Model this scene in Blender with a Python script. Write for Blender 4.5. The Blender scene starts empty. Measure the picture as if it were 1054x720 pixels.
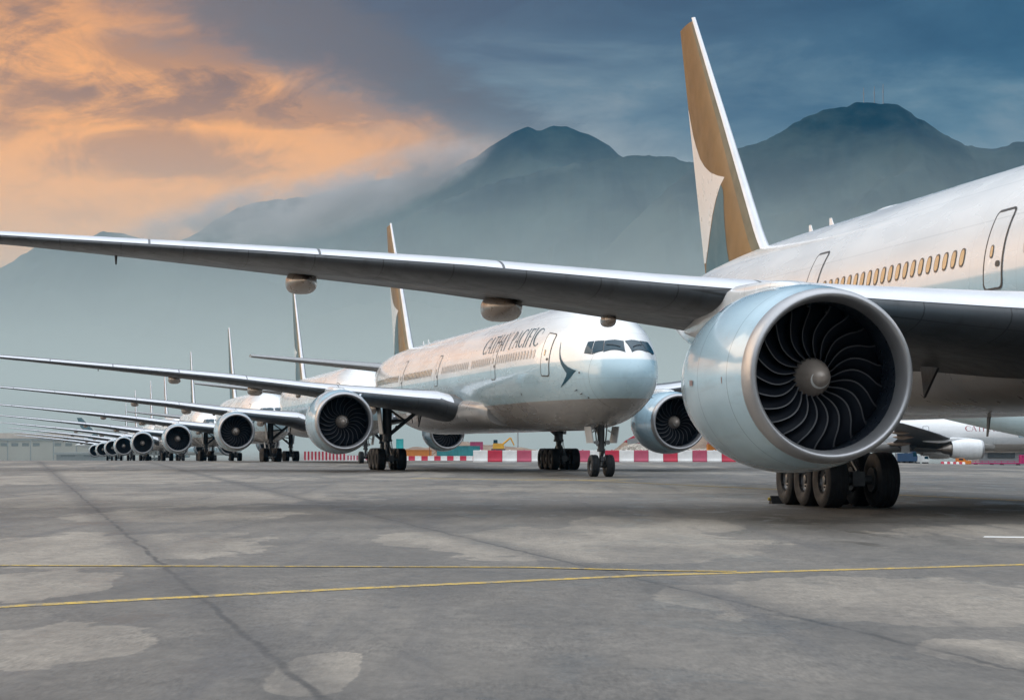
import bpy, bmesh, random
from mathutils import Vector, Matrix, noise as mnoise
import math
def pchip(xs,ys):
    n=len(xs);h=[xs[i+1]-xs[i] for i in range(n-1)];d=[(ys[i+1]-ys[i])/h[i] for i in range(n-1)]
    m=[0]*n
    for i in range(1,n-1):
        if d[i-1]*d[i]>0:
            w1=2*h[i]+h[i-1];w2=h[i]+2*h[i-1];m[i]=(w1+w2)/(w1/d[i-1]+w2/d[i])
    m[0]=d[0];m[-1]=d[-1]
    def f(x):
        if x<=xs[0]:return ys[0]
        if x>=xs[-1]:return ys[-1]
        lo,hi=0,n-1
        while hi-lo>1:
            k=(lo+hi)//2
            if xs[k]<=x:lo=k
            else:hi=k
        t=(x-xs[lo])/h[lo]
        return (ys[lo]*(1+2*t)*(1-t)**2+h[lo]*m[lo]*t*(1-t)**2+ys[lo+1]*t*t*(3-2*t)+h[lo]*m[lo+1]*t*t*(t-1))
    return f
FT=[(0,4.62,4.62,0),(.1,5.05,4.2,.44),(.35,5.42,3.84,.84),(.8,5.83,3.48,1.27),(1.5,6.27,3.14,1.57),(2.3,6.76,2.86,1.85),(3.2,7.27,2.66,2.10),(4.2,7.68,2.48,2.34),(5.5,8.0,2.34,2.60),(7,8.22,2.25,2.81),(9,8.36,2.2,2.98),(11,8.4,2.2,3.08),(13,8.4,2.2,3.1),(47,8.4,2.2,3.1),(52,8.4,2.4,3.08),(57,8.36,3.05,2.9),(62,8.22,4.0,2.45),(66,7.98,4.88,1.9),(69,7.65,5.55,1.32),(71.5,7.2,6.1,.75),(72.8,6.85,6.4,.35),(73.1,6.68,6.55,.08)]
_q=[math.sqrt(r[0]) for r in FT]
ftop=pchip(_q,[r[1] for r in FT]);fbot=pchip(_q,[r[2] for r in FT]);fwid=pchip(_q,[r[3] for r in FT])
def fus(s,th,off=0.0):
    "local point (s, y starboard, z) on the fuselage; th from the crown, positive to starboard"
    q=math.sqrt(max(s,0));t=ftop(q);b=fbot(q);w=fwid(q)
    return (s,(w+off)*math.sin(th),(t+b)/2+((t-b)/2+off)*math.cos(th))
R=math.radians; PI=math.pi; sin=math.sin; cos=math.cos
random.seed(7)
sc=bpy.context.scene; COL=sc.collection
def lerp(a,b,t): return a+(b-a)*t
def sstep(a,b,x):
    t=max(0,min(1,(x-a)/(b-a))); return t*t*(3-2*t)

# ------------------------------------------------------------------ node helpers
class NT:
    def __init__(s,tree): s.t=tree; s.n=tree.nodes; s.l=tree.links
    def new(s,ty,**k):
        n=s.n.new(ty)
        for a,b in k.items(): setattr(n,a,b)
        return n
    def put(s,sock,v):
        if isinstance(v,bpy.types.NodeSocket): s.l.new(v,sock)
        elif v is not None: sock.default_value=v
    def m(s,op,a,b=None,c=None,clamp=False):
        n=s.new('ShaderNodeMath',operation=op); n.use_clamp=clamp
        s.put(n.inputs[0],a); s.put(n.inputs[1],b); s.put(n.inputs[2],c); return n.outputs[0]
    def mr(s,v,a,b,c=0.,d=1.,smooth=True):
        n=s.new('ShaderNodeMapRange'); n.interpolation_type='SMOOTHSTEP' if smooth else 'LINEAR'; n.clamp=True
        for i,x in enumerate((v,a,b,c,d)): s.put(n.inputs[i],x)
        return n.outputs[0]
    def mix(s,f,a,b,blend='MIX'):
        n=s.new('ShaderNodeMix',data_type='RGBA',blend_type=blend)
        s.put(n.inputs[0],f)
        for i,x in ((6,a),(7,b)):
            if isinstance(x,tuple) and len(x)==3: x=x+(1,)
            s.put(n.inputs[i],x)
        return n.outputs[2]
    def noise(s,vec,scale,detail=4,rough=.55,dist=0.):
        n=s.new('ShaderNodeTexNoise'); s.put(n.inputs['Vector'],vec)
        n.inputs['Scale'].default_value=scale; n.inputs['Detail'].default_value=detail
        n.inputs['Roughness'].default_value=rough; n.inputs['Distortion'].default_value=dist
        return n.outputs[0]
    def mapping(s,vec,loc=(0,0,0),rot=(0,0,0),sca=(1,1,1)):
        n=s.new('ShaderNodeMapping'); s.put(n.inputs[0],vec)
        n.inputs[1].default_value=loc; n.inputs[2].default_value=rot; n.inputs[3].default_value=sca; return n.outputs[0]
    def xyz(s,vec):
        n=s.new('ShaderNodeSeparateXYZ'); s.put(n.inputs[0],vec); return n.outputs
    def comb(s,x,y,z):
        n=s.new('ShaderNodeCombineXYZ')
        for i,v in enumerate((x,y,z)): s.put(n.inputs[i],v)
        return n.outputs[0]
    def ramp(s,f,pts):
        n=s.new('ShaderNodeValToRGB'); s.put(n.inputs[0],f); e=n.color_ramp.elements
        while len(e)<len(pts): e.new(.5)
        for i,(p,c) in enumerate(pts): e[i].position=p; e[i].color=tuple(c)+((1,) if len(c)==3 else ())
        return n.outputs[0]
def new_mat(name):
    m=bpy.data.materials.new(name); m.use_nodes=True; t=NT(m.node_tree); b=t.n['Principled BSDF']; return m,t,b
def mat(name,col,rough=.5,metal=0.,coat=0.,var=.12,vscale=1.2,bump=0.,bscale=30.,rvar=.15,coords='Object'):
    m,t,b=new_mat(name); tc=t.new('ShaderNodeTexCoord').outputs[coords]
    nz=t.noise(tc,vscale,5,.6)
    k=t.mr(nz,.3,.7,1-var,1+var,False)
    b.inputs['Base Color'].default_value=(*col,1)
    t.put(b.inputs['Base Color'],t.mix(1.,col,t.comb(k,k,k),'MULTIPLY'))
    b.inputs['Metallic'].default_value=metal
    t.put(b.inputs['Roughness'],t.mr(t.noise(tc,vscale*3,4),.3,.7,max(.02,rough-rvar*rough),min(1,rough+rvar*rough),False))
    b.inputs['Coat Weight'].default_value=coat; b.inputs['Coat Roughness'].default_value=.08
    if bump:
        bn=t.new('ShaderNodeBump'); bn.inputs['Strength'].default_value=bump; bn.inputs['Distance'].default_value=.02
        t.put(bn.inputs['Height'],t.noise(tc,bscale,6,.65)); t.l.new(bn.outputs[0],b.inputs['Normal'])
    return m

# ------------------------------------------------------------------ mesh helpers
class MB:
    def __init__(s): s.v=[]; s.f=[]; s.mi=[]
    def add(s,vs,fs,mi=0):
        o=len(s.v); s.v+=[tuple(p) for p in vs]; s.f+=[tuple(i+o for i in f) for f in fs]; s.mi+=[mi]*len(fs); return s
    def grid(s,rows,mi=0,closed=False,flip=False):
        n=len(rows[0]); vs=[p for r in rows for p in r]; fs=[]
        for i in range(len(rows)-1):
            for j in range(n if closed else n-1):
                a,b,c,d=i*n+j,i*n+(j+1)%n,(i+1)*n+(j+1)%n,(i+1)*n+j
                fs.append((a,d,c,b) if flip else (a,b,c,d))
        return s.add(vs,fs,mi)
    def poly(s,pts,mi=0): return s.add(pts,[tuple(range(len(pts)))],mi)
    def box(s,c,d,mi=0,rot=None,taper=1.):
        hx,hy,hz=d[0]/2,d[1]/2,d[2]/2; vs=[]
        for z,k in ((-hz,1),(hz,taper)):
            for x,y in ((-hx,-hy),(hx,-hy),(hx,hy),(-hx,hy)):
                p=Vector((x*k,y*k,z)); 
                if rot: p=rot@p
                vs.append(p+Vector(c))
        return s.add(vs,[(0,3,2,1),(4,5,6,7),(0,1,5,4),(1,2,6,5),(2,3,7,6),(3,0,4,7)],mi)
    def rod(s,a,b,r0,r1=None,n=14,mi=0,caps=True):
        a=Vector(a);b=Vector(b); r1=r0 if r1 is None else r1
        z=(b-a).normalized(); x=z.orthogonal().normalized(); y=z.cross(x); rows=[]
        for p,r in ((a,r0),(b,r1)): rows.append([p+x*r*cos(2*PI*i/n)+y*r*sin(2*PI*i/n) for i in range(n)])
        s.grid(rows,mi,True)
        if caps: s.poly(rows[0][::-1],mi); s.poly(rows[1],mi)
        return s
    def lathe(s,prof,axis='x',n=64,mi=0,org=(0,0,0)):
        "profile of (along axis, radius)"
        rows=[]
        for u,r in prof:
            row=[]
            for i in range(n):
                t=2*PI*i/n
                if axis=='x': p=(u,r*cos(t),r*sin(t))
                elif axis=='y': p=(r*sin(t),u,r*cos(t))
                else: p=(r*cos(t),r*sin(t),u)
                row.append((p[0]+org[0],p[1]+org[1],p[2]+org[2]))
            rows.append(row)
        return s.grid(rows,mi,True)
    def mesh(s,name,mats,smooth=True,angle=40,recalc=True):
        me=bpy.data.meshes.new(name); me.from_pydata(s.v,[],s.f)
        for m in (mats if isinstance(mats,(list,tuple)) else [mats]): me.materials.append(m)
        me.polygons.foreach_set('material_index',s.mi)
        bm=bmesh.new(); bm.from_mesh(me)
        bmesh.ops.remove_doubles(bm,verts=bm.verts,dist=1e-5)
        if recalc: bmesh.ops.recalc_face_normals(bm,faces=bm.faces)
        bm.to_mesh(me); bm.free()
        if smooth:
            me.polygons.foreach_set('use_smooth',[True]*len(me.polygons))
            try: me.set_sharp_from_angle(angle=R(angle))
            except Exception: pass
        me.update(); return me
def link(name,data,parent=None,loc=(0,0,0),rot=None,sca=None):
    o=bpy.data.objects.new(name,data); COL.objects.link(o); o.location=loc
    if rot: o.rotation_euler=rot
    if sca: o.scale=sca
    if parent: o.parent=parent
    return o
def tag(o,label,cat,group=None,kind=None):
    if label: o['label']=label
    if cat: o['category']=cat
    if group: o['group']=group
    if kind: o['kind']=kind
    return o

# ------------------------------------------------------------------ camera
FPX=2218.7; HOR=458.64; CH=1.455
cam=bpy.data.cameras.new('camera'); co=bpy.data.objects.new('camera',cam); COL.objects.link(co)
co.location=(0,0,CH); co.rotation_euler=(R(90),0,0)
cam.sensor_width=36; cam.lens=36*FPX/1054; cam.shift_y=(HOR-360)/1054
cam.clip_start=.1; cam.clip_end=40000; sc.camera=co
sc.view_settings.view_transform='Standard'; sc.view_settings.look='None'; sc.view_settings.gamma=1; sc.view_settings.exposure=0
sc.cycles.use_denoising=True
def at(px,D): return (px-527)*D/FPX             # sideways metres of a bearing at a distance

# ------------------------------------------------------------------ ground height
def gz(x,y):
    z=-.0065*max(0,min(y,900)-200)
    z-=min(2.,.02*max(0,x-30))*sstep(60,140,y)
    return z

# ------------------------------------------------------------------ sky and sun
SUN_AZ=-62; SUN_EL=13
w=bpy.data.worlds.new('World'); sc.world=w; w.use_nodes=True; T=NT(w.node_tree)
bg=T.n['Background']; bg.inputs[1].default_value=.1
sky=T.new('ShaderNodeTexSky',sky_type='NISHITA'); sky.sun_disc=False
sky.sun_elevation=R(SUN_EL); sky.sun_rotation=R(SUN_AZ); sky.dust_density=3
dv=T.new('ShaderNodeTexCoord').outputs['Generated']; X,Y,Z=T.xyz(dv)
A=T.m('MULTIPLY',T.m('ARCTAN2',X,Y),180/PI); EL=T.m('MULTIPLY',T.m('ARCSINE',Z),180/PI)
nv=T.mapping(dv,rot=(0,R(-9),0),sca=(1,1,3.1))
n1=T.noise(nv,9,8,.58,.35); n2=T.noise(T.mapping(dv,loc=(3,1,2),rot=(0,R(-7),0),sca=(1,1,2.0)),24,10,.64,.7); n3=T.noise(T.mapping(dv,loc=(7,3,1),sca=(1,1,2.)),4,5,.5)
def blob(a,e,ra,re,amt=.5):
    "an elongated cloud with a ragged edge"
    da=T.m('DIVIDE',T.m('SUBTRACT',A,a),ra); de=T.m('DIVIDE',T.m('SUBTRACT',EL,e),re)
    d=T.m('ADD',T.m('MULTIPLY',da,da),T.m('MULTIPLY',de,de))
    d=T.m('ADD',d,T.m('MULTIPLY',T.m('SUBTRACT',n2,.5),-amt*8))
    return T.mr(d,1.6,.15)
ELn=T.m('ADD',EL,T.m('MULTIPLY',T.m('SUBTRACT',n1,.5),8.))
blue=T.ramp(T.mr(ELn,0,90,0,1,False),[(0,(.34,.40,.43)),(7.2/90,(.32,.40,.445)),(8.8/90,(.135,.245,.325)),(10.3/90,(.042,.125,.215)),(12./90,(.014,.072,.15)),(17/90,(.06,.13,.21)),(28/90,(.62,.70,.80)),(50/90,(2.0,2.15,2.35)),(1,(2.5,2.65,2.85))])
orange=T.ramp(T.mr(EL,0,30,0,1,False),[(0,(.75,.48,.30)),(4.2/30,(1.0,.55,.27)),(6.5/30,(1.3,.60,.18)),(9/30,(1.3,.56,.145)),(12/30,(1.0,.40,.10)),(18/30,(.5,.28,.17)),(1,(.42,.47,.53))])
mauve=T.mix(T.mr(EL,5,11),(.38,.26,.215),(.155,.10,.10))
st=T.mr(T.m('ADD',T.m('MULTIPLY',n1,.6),T.m('MULTIPLY',n2,.4)),.445,.62)
st=T.m('MULTIPLY',st,T.mr(EL,6.0,10.,.35,1.))
for b_ in (blob(-9.2,7.5,3.6,.75),blob(-6.2,8.9,6.,.55),blob(-8.5,10.2,5,.6)): st=T.m('MAXIMUM',st,T.m('MULTIPLY',b_,.62))
warm=T.mix(st,orange,mauve)
edge=T.m('ADD',T.m('SUBTRACT',-1.0,T.m('MULTIPLY',T.m('SUBTRACT',EL,7.97),2.4)),T.m('MULTIPLY',T.m('SUBTRACT',n1,.5),14.))
wm=T.mr(T.m('SUBTRACT',edge,A),-3.2,4.5)
wm=T.m('MULTIPLY',wm,T.mr(EL,20,12)); 
wide=T.m('MULTIPLY',T.mr(A,-22,-34),T.mr(EL,34,16)); wm=T.m('MAXIMUM',wm,wide)
wm=T.m('MULTIPLY',wm,T.mr(A,-125,-85))
col=T.mix(wm,blue,warm)
# grey shelf of cloud on the border between the warm and the blue sky
sh=T.m('MULTIPLY',T.mr(T.m('ABSOLUTE',T.m('ADD',T.m('SUBTRACT',edge,A),2.2)),3.6,.4),T.mr(EL,7,9.5))
col=T.mix(T.m('MULTIPLY',sh,.8),col,(.085,.112,.15))
# the brightest part of the sunset, out of the picture to the left
da=T.m('DIVIDE',T.m('SUBTRACT',A,-58),34); de=T.m('DIVIDE',T.m('SUBTRACT',EL,9),9)
glow=T.m('POWER',2.718,T.m('MULTIPLY',-1.,T.m('ADD',T.m('MULTIPLY',da,da),T.m('MULTIPLY',de,de))))
col=T.mix(glow,col,(1.75,.86,.33))
back=T.mr(T.m('ABSOLUTE',A),70,115)
bcol=T.ramp(T.mr(ELn,0,90,0,1,False),[(0,(.30,.33,.355)),(.15,(.42,.47,.52)),(.4,(1.7,1.85,2.0)),(1,(2.5,2.65,2.85))])
col=T.mix(back,col,bcol)
col=T.mix(1.,col,(10,10,10),'MULTIPLY')
T.put(bg.inputs[0],T.mix(.93,sky.outputs[0],col))
sd=bpy.data.lights.new('sun','SUN'); sd.energy=1.6; sd.angle=R(55); sd.specular_factor=.06; sd.color=(1,.83,.64)
so=bpy.data.objects.new('sun',sd); COL.objects.link(so); so.location=(-60,0,80)
dvec=Vector((sin(R(SUN_AZ))*cos(R(SUN_EL)),cos(R(SUN_AZ))*cos(R(SUN_EL)),sin(R(SUN_EL))))
so.rotation_euler=dvec.to_track_quat('Z','Y').to_euler()

# ------------------------------------------------------------------ apron
def apron_mat():
    m,t,b=new_mat('apron_asphalt'); tc=t.new('ShaderNodeTexCoord').outputs['Object']
    x,y,z=t.xyz(tc)
    big=t.noise(tc,.05,6,.6); mid=t.noise(t.mapping(tc,rot=(0,0,.2),sca=(1,.35,1)),.55,7,.62,.4); fine=t.noise(t.mapping(tc,rot=(0,0,.2),sca=(1,.45,1)),6,6,.7); grit=t.noise(t.mapping(tc,sca=(1,.16,1)),30,4,.7)
    col=t.mix(t.mr(mid,.32,.7),(.066,.063,.060),(.142,.134,.126))
    col=t.mix(t.mr(big,.35,.7,0,.6),col,(.165,.158,.15))
    wob=t.m('MULTIPLY',t.m('SUBTRACT',t.noise(t.mapping(tc,sca=(1,.4,1)),.9,7,.62,.6),.5),3.0)
    pale=None
    for cx,cy,rx,ry in ((1.25,33,2.6,6.2),(3.6,20.6,2.0,3.2),(-5.2,22.5,.95,2.7),(-3.4,15.9,.75,2.0),(-6.2,31,2.6,5.5),(-1.4,34,.8,3),(2.6,40,1.5,5),(-1.25,14,.3,1.4),(5.2,48,3,5),(9,36,2.6,4),(-10,60,6,9),(4,75,7,9),(-18,95,9,14),(3.4,15.2,.5,1.2),(-7,45,2.5,4)):
        d=t.m('ADD',t.m('POWER',t.m('ABSOLUTE',t.m('DIVIDE',t.m('SUBTRACT',x,cx),rx)),2.),t.m('POWER',t.m('ABSOLUTE',t.m('DIVIDE',t.m('SUBTRACT',y,cy),ry)),2.))
        v=t.mr(t.m('ADD',d,wob),1.05,.93)
        v=t.m('MULTIPLY',v,.6+.4*random.random())
        pale=v if pale is None else t.m('MAXIMUM',pale,v)
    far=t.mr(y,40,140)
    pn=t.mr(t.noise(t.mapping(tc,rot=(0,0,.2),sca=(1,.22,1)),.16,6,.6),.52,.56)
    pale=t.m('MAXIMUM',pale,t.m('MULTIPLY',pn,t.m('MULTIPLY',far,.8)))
    col=t.mix(t.m('MULTIPLY',pale,.85),col,t.mix(t.mr(mid,.3,.7),(.21,.19,.168),(.295,.272,.243)))
    # lane joints of the paving, along the row of aircraft
    slope=math.atan2(-28.1,123.4)
    def jointd(x0,y0,k):
        return t.m('MULTIPLY',t.m('ADD',t.m('SUBTRACT',t.m('SUBTRACT',x,x0),t.m('MULTIPLY',t.m('SUBTRACT',y,y0),k)),t.m('MULTIPLY',t.m('SUBTRACT',t.noise(tc,.7,6,.7),.5),.30)),cos(math.atan(k)))
    for x0,y0,k,wd,a in ((-1.59,14.6,-.2278,.055,.8),(-1.38,37.4,-.2,.06,.75)):
        d=t.m('ABSOLUTE',jointd(x0,y0,k)); brk=t.mr(t.noise(t.mapping(tc,loc=(5,5,0)),1.3,4),.3,.55,.35,1.)
        col=t.mix(t.m('MULTIPLY',t.mr(d,wd,.012),t.m('MULTIPLY',brk,a)),col,(.012,.012,.013))
        col=t.mix(t.m('MULTIPLY',t.mr(d,.6,.05),.5),col,(.045,.045,.047))
    u=t.m('ADD',x,t.m('MULTIPLY',y,.214))
    fr=t.m('ABSOLUTE',t.m('SUBTRACT',t.m('FRACT',t.m('DIVIDE',u,5.)),.5))
    col=t.mix(t.mr(fr,.004,.0,0,.18),col,(.04,.04,.04))
    fg=t.mr(t.noise(t.mapping(tc,loc=(9,4,0),rot=(0,0,.2),sca=(1,.3,1)),.42,6,.62),.46,.64,0,.45)
    col=t.mix(fg,col,(.075,.072,.07))
    # oil drips and tyre rubber
    sp=t.mr(t.noise(t.mapping(tc,sca=(1,.6,1)),2.1,2,.4),.68,.76,0,.4)
    col=t.mix(sp,col,(.05,.05,.055))
    col=t.mix(t.mr(t.noise(t.mapping(tc,rot=(0,0,.21),sca=(2.4,.10,1)),.5,5,.6),.52,.70,0,.6),col,(.07,.07,.075))
    col=t.mix(1.,col,(1.06,1.0,.91),'MULTIPLY')
    k=t.m('ADD',t.mr(fine,.3,.7,.74,1.22,False),t.m('MULTIPLY',t.mr(grit,.32,.68,-.30,.30,False),t.mr(t.noise(tc,.6,4),.35,.65,.3,1.)))
    col=t.mix(1.,col,t.comb(k,k,k),'MULTIPLY')
    t.put(b.inputs['Base Color'],col)
    wet=t.mr(t.noise(t.mapping(tc,loc=(4,2,0),rot=(0,0,.2),sca=(1,.4,1)),.8,6,.6,.5),.54,.62)
    t.put(b.inputs['Roughness'],t.m('SUBTRACT',t.m('SUBTRACT',t.mr(mid,.3,.7,.5,.70,False),t.m('MULTIPLY',sp,.3)),t.m('MULTIPLY',wet,.2)))
    b.inputs['Specular IOR Level'].default_value=.35
    bn=t.new('ShaderNodeBump'); bn.inputs['Strength'].default_value=.5; bn.inputs['Distance'].default_value=.012
    t.put(bn.inputs['Height'],t.m('ADD',fine,t.m('MULTIPLY',grit,.5))); t.l.new(bn.outputs[0],b.inputs['Normal'])
    return m
def axis_vals(spans):
    out=[]
    for a,b,n in spans: out+=[lerp(a,b,i/n) for i in range(n)]
    return out+[spans[-1][1]]
xs=axis_vals([(-9000,-600,8),(-600,30,12),(30,150,12),(150,600,6),(600,9000,8)]); ys=axis_vals([(-300,60,3),(60,140,8),(140,200,2),(200,900,10),(900,12000,8)])
g=MB(); g.grid([[(x,y,gz(x,y)) for x in xs] for y in ys])
ground=link('ground',g.mesh('ground',apron_mat())); tag(ground,None,None,kind='structure')

def worn(name,col,thr=.36):
    m,t,b=new_mat(name); tc=t.new('ShaderNodeTexCoord').outputs['Object']
    n=t.m('ADD',t.m('MULTIPLY',t.noise(tc,7,6,.7),.6),t.m('MULTIPLY',t.noise(tc,45,3,.6),.4))
    k=t.mr(t.noise(tc,1.1,4),.3,.7,.75,1.05,False)
    t.put(b.inputs['Base Color'],t.mix(t.mr(n,thr,thr+.14),(.13,.125,.12),t.mix(1.,col,t.comb(k,k,k),'MULTIPLY')))
    b.inputs['Roughness'].default_value=.65; return m
YEL=worn('worn_yellow_paint',(.56,.36,.035),.42); WHT=worn('worn_white_paint',(.75,.75,.73),.3)
def painted(name,pts,wd,m,dz=.004):
    b=MB(); rows=[]
    for i,(x,y) in enumerate(pts):
        a=Vector(pts[max(0,i-1)]); c=Vector(pts[min(len(pts)-1,i+1)]); d=(c-a).normalized(); n=Vector((-d.y,d.x))
        rows.append([(x+n.x*wd/2,y+n.y*wd/2,gz(x,y)+dz),(x-n.x*wd/2,y-n.y*wd/2,gz(x,y)+dz)])
    b.grid(rows); return tag(link(name,b.mesh(name,m,False)),None,None,kind='structure')
painted('yellow_line',[(-9,16.3),(-4.63,19.5),(-1.6,22.0),(1.45,24.2),(6.2,26.4),(12,29.0)],.25,YEL)
painted('yellow_line',[(-14,26.4),(-6.2,26.2),(.15,25.8),(1.83,25.05),(2.6,24.95)],.18,YEL,.008)
painted('yellow_line',[(-4.5,97.),(1.,92.),(3,91.4),(5.,93.)],.8,YEL)
painted('yellow_line',[(1,95.),(4.,88.),(10,68.),(16,50)],.3,YEL,.008)
painted('white_line',[(7.55,34.5),(8.6,34.2),(11,33.6)],.42,WHT)

# ------------------------------------------------------------------ airliner materials
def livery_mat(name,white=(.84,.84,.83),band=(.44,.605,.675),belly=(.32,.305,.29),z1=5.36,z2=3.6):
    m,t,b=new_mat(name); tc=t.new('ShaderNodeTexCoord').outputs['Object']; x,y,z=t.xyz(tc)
    col=t.mix(t.mr(z,z1-.05,z1+.05),band,white)  # pale blue band: the horizon's reflection put into the skin colour
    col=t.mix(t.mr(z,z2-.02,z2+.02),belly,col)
    # skin joints and soot streaks
    fr=t.m('ABSOLUTE',t.m('SUBTRACT',t.m('FRACT',t.m('DIVIDE',x,2.66)),.5))
    col=t.mix(t.mr(fr,.006,.001,0,.16),col,(.2,.2,.2))
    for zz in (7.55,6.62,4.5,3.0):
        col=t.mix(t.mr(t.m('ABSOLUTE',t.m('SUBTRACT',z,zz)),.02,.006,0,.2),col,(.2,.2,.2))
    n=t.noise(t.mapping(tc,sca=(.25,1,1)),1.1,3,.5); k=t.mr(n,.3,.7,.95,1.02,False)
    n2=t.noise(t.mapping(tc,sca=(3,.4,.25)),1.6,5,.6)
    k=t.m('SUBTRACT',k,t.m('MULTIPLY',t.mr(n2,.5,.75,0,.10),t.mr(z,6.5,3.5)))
    t.put(b.inputs['Base Color'],t.mix(1.,col,t.comb(k,k,k),'MULTIPLY'))
    t.put(b.inputs['Roughness'],t.mr(n,.3,.7,.2,.34,False)); b.inputs['Coat Weight'].default_value=.6; b.inputs['Coat Roughness'].default_value=.06
    return m
LIV=livery_mat('livery_with_horizon_reflection')
LIVT=livery_mat('pale_teal_livery',(.60,.74,.78),(.55,.71,.76),(.50,.64,.69))
RADO=mat('radome_paint',(.74,.76,.77),.35,0,.4,.05)
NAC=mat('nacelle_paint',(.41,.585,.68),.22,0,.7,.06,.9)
NACW=mat('white_nacelle_paint',(.78,.79,.79),.25,0,.6,.07,.9)
LIP=mat('brushed_lip_metal',(.40,.40,.41),.36,.7,0,.03,2.)
SLAT=mat('leading_edge_metal',(.62,.63,.66),.38,.25,.2,.06,1.5)
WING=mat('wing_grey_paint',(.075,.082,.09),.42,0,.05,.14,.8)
FAIR=mat('fairing_sunset_reflection',(.27,.195,.14),.3,0,.5,.1,1.5)  # brown tint puts the reflected sunset into the pod colour
BELLY=mat('belly_fairing_paint',(.30,.285,.27),.3,0,.4,.16,.5)
TAILG=mat('tailplane_grey_paint',(.26,.265,.27),.35,0,.2,.06,1.)
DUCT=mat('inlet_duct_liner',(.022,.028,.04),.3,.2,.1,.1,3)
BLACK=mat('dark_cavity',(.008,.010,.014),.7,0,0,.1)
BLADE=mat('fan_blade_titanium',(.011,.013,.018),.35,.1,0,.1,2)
BLADE.node_tree.nodes['Principled BSDF'].inputs['Specular IOR Level'].default_value=.15
BLED=mat('blade_edge_metal',(.09,.09,.095),.4,.3,0,.05,2)
SPIN=mat('spinner_grey',(.34,.29,.25),.4,.2,.2,.1,3)
SWIRL=mat('spinner_swirl_white',(.75,.75,.72),.5)
PLAC=mat('placard_red_grey',(.24,.17,.17),.5)
HOT=mat('exhaust_metal',(.25,.22,.19),.35,.9,0,.15,2)
TYRE=mat('tyre_rubber',(.014,.015,.017),.75,0,0,.2,2,.3,20)
RIM=mat('wheel_rim',(.11,.115,.12),.4,.5,0,.2,5)
GEAR=mat('gear_leg_steel',(.085,.09,.095),.42,.4,0,.3,3)
GEARL=mat('gear_light_metal',(.35,.36,.36),.35,.7,0,.2,4)
GDOOR=mat('gear_door_paint',(.50,.51,.51),.4,0,.2,.12,1.5)
GLASS=mat('cockpit_glass',(.004,.035,.055),.06,0,0.,.05,1)
GLASS.node_tree.nodes['Principled BSDF'].inputs['Specular IOR Level'].default_value=.3
FRAME=mat('window_frame_dark',(.03,.032,.035),.4,0,.2,.1)
FRAMEL=mat('window_surround_grey',(.42,.43,.44),.35,.3,.2,.1)
SHADE=mat('cream_shade_sunset_gold',(.66,.47,.26),.2,0,.8,.12,2)  # cream blind with a golden sunset reflection mixed into its colour
SHADEW=mat('window_shade_white',(.60,.58,.55),.22,0,.6,.15,2)
TEAL=mat('dark_teal_paint',(.001,.065,.105),.45,0,.0,.06,1)
TEAL.node_tree.nodes['Principled BSDF'].inputs['Specular IOR Level'].default_value=.2
FINM=mat('fin_painted_sunset_reflection',(.125,.062,.005),.36,0,0.,.25,.45)  # gold-brown is the sunset's reflection, painted into the fin colour
FINM.node_tree.nodes['Principled BSDF'].inputs['Specular IOR Level'].default_value=.35
FINS=mat('fin_olive_stripe',(.022,.034,.014),.4,0,0.,.1,.6)
FINR=mat('fin_red_paint',(.36,.02,.035),.25,0,.8,.06,1)
FINW=mat('fin_white_paint',(.76,.75,.72),.3,0,.4,.03,.4)
FINT=mat('fin_teal_paint',(.005,.10,.14),.45,0,.0,.04,.4)
GAP=mat('panel_gap_dark',(.035,.037,.04),.5)
REDL=mat('red_letter_paint',(.30,.015,.03),.3)

def joints(mt,xs_,amt=.55):
    t=NT(mt.node_tree); b=t.n['Principled BSDF']; src=b.inputs['Base Color'].links[0].from_socket; x,y,z=t.xyz(t.new('ShaderNodeTexCoord').outputs['Object'])
    k=None
    for xx in xs_:
        v=t.mr(t.m('ABSOLUTE',t.m('SUBTRACT',x,xx)),.014,.006); k=v if k is None else t.m('MAXIMUM',k,v)
    for off in (-.02,):
        v=t.m('MULTIPLY',t.mr(t.m('ABSOLUTE',t.m('SUBTRACT',y,off)),.014,.006),t.m('LESS_THAN',x,xs_[0])); k=t.m('MAXIMUM',k,v)
    # exhaust-side soot and drip streaks running aft
    tc=t.new('ShaderNodeTexCoord').outputs['Object']
    n=t.mr(t.noise(t.mapping(tc,sca=(.35,3,3)),1.6,5,.6),0.55,.76,0,.16)
    c=t.mix(n,src,(.25,.24,.23)); t.put(b.inputs['Base Color'],t.mix(t.m('MULTIPLY',k,amt),c,(.05,.055,.06)))
joints(NAC,(-1.02,-2.75,-4.35)); joints(NACW,(-1.02,-2.75,-4.35),.4)
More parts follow.
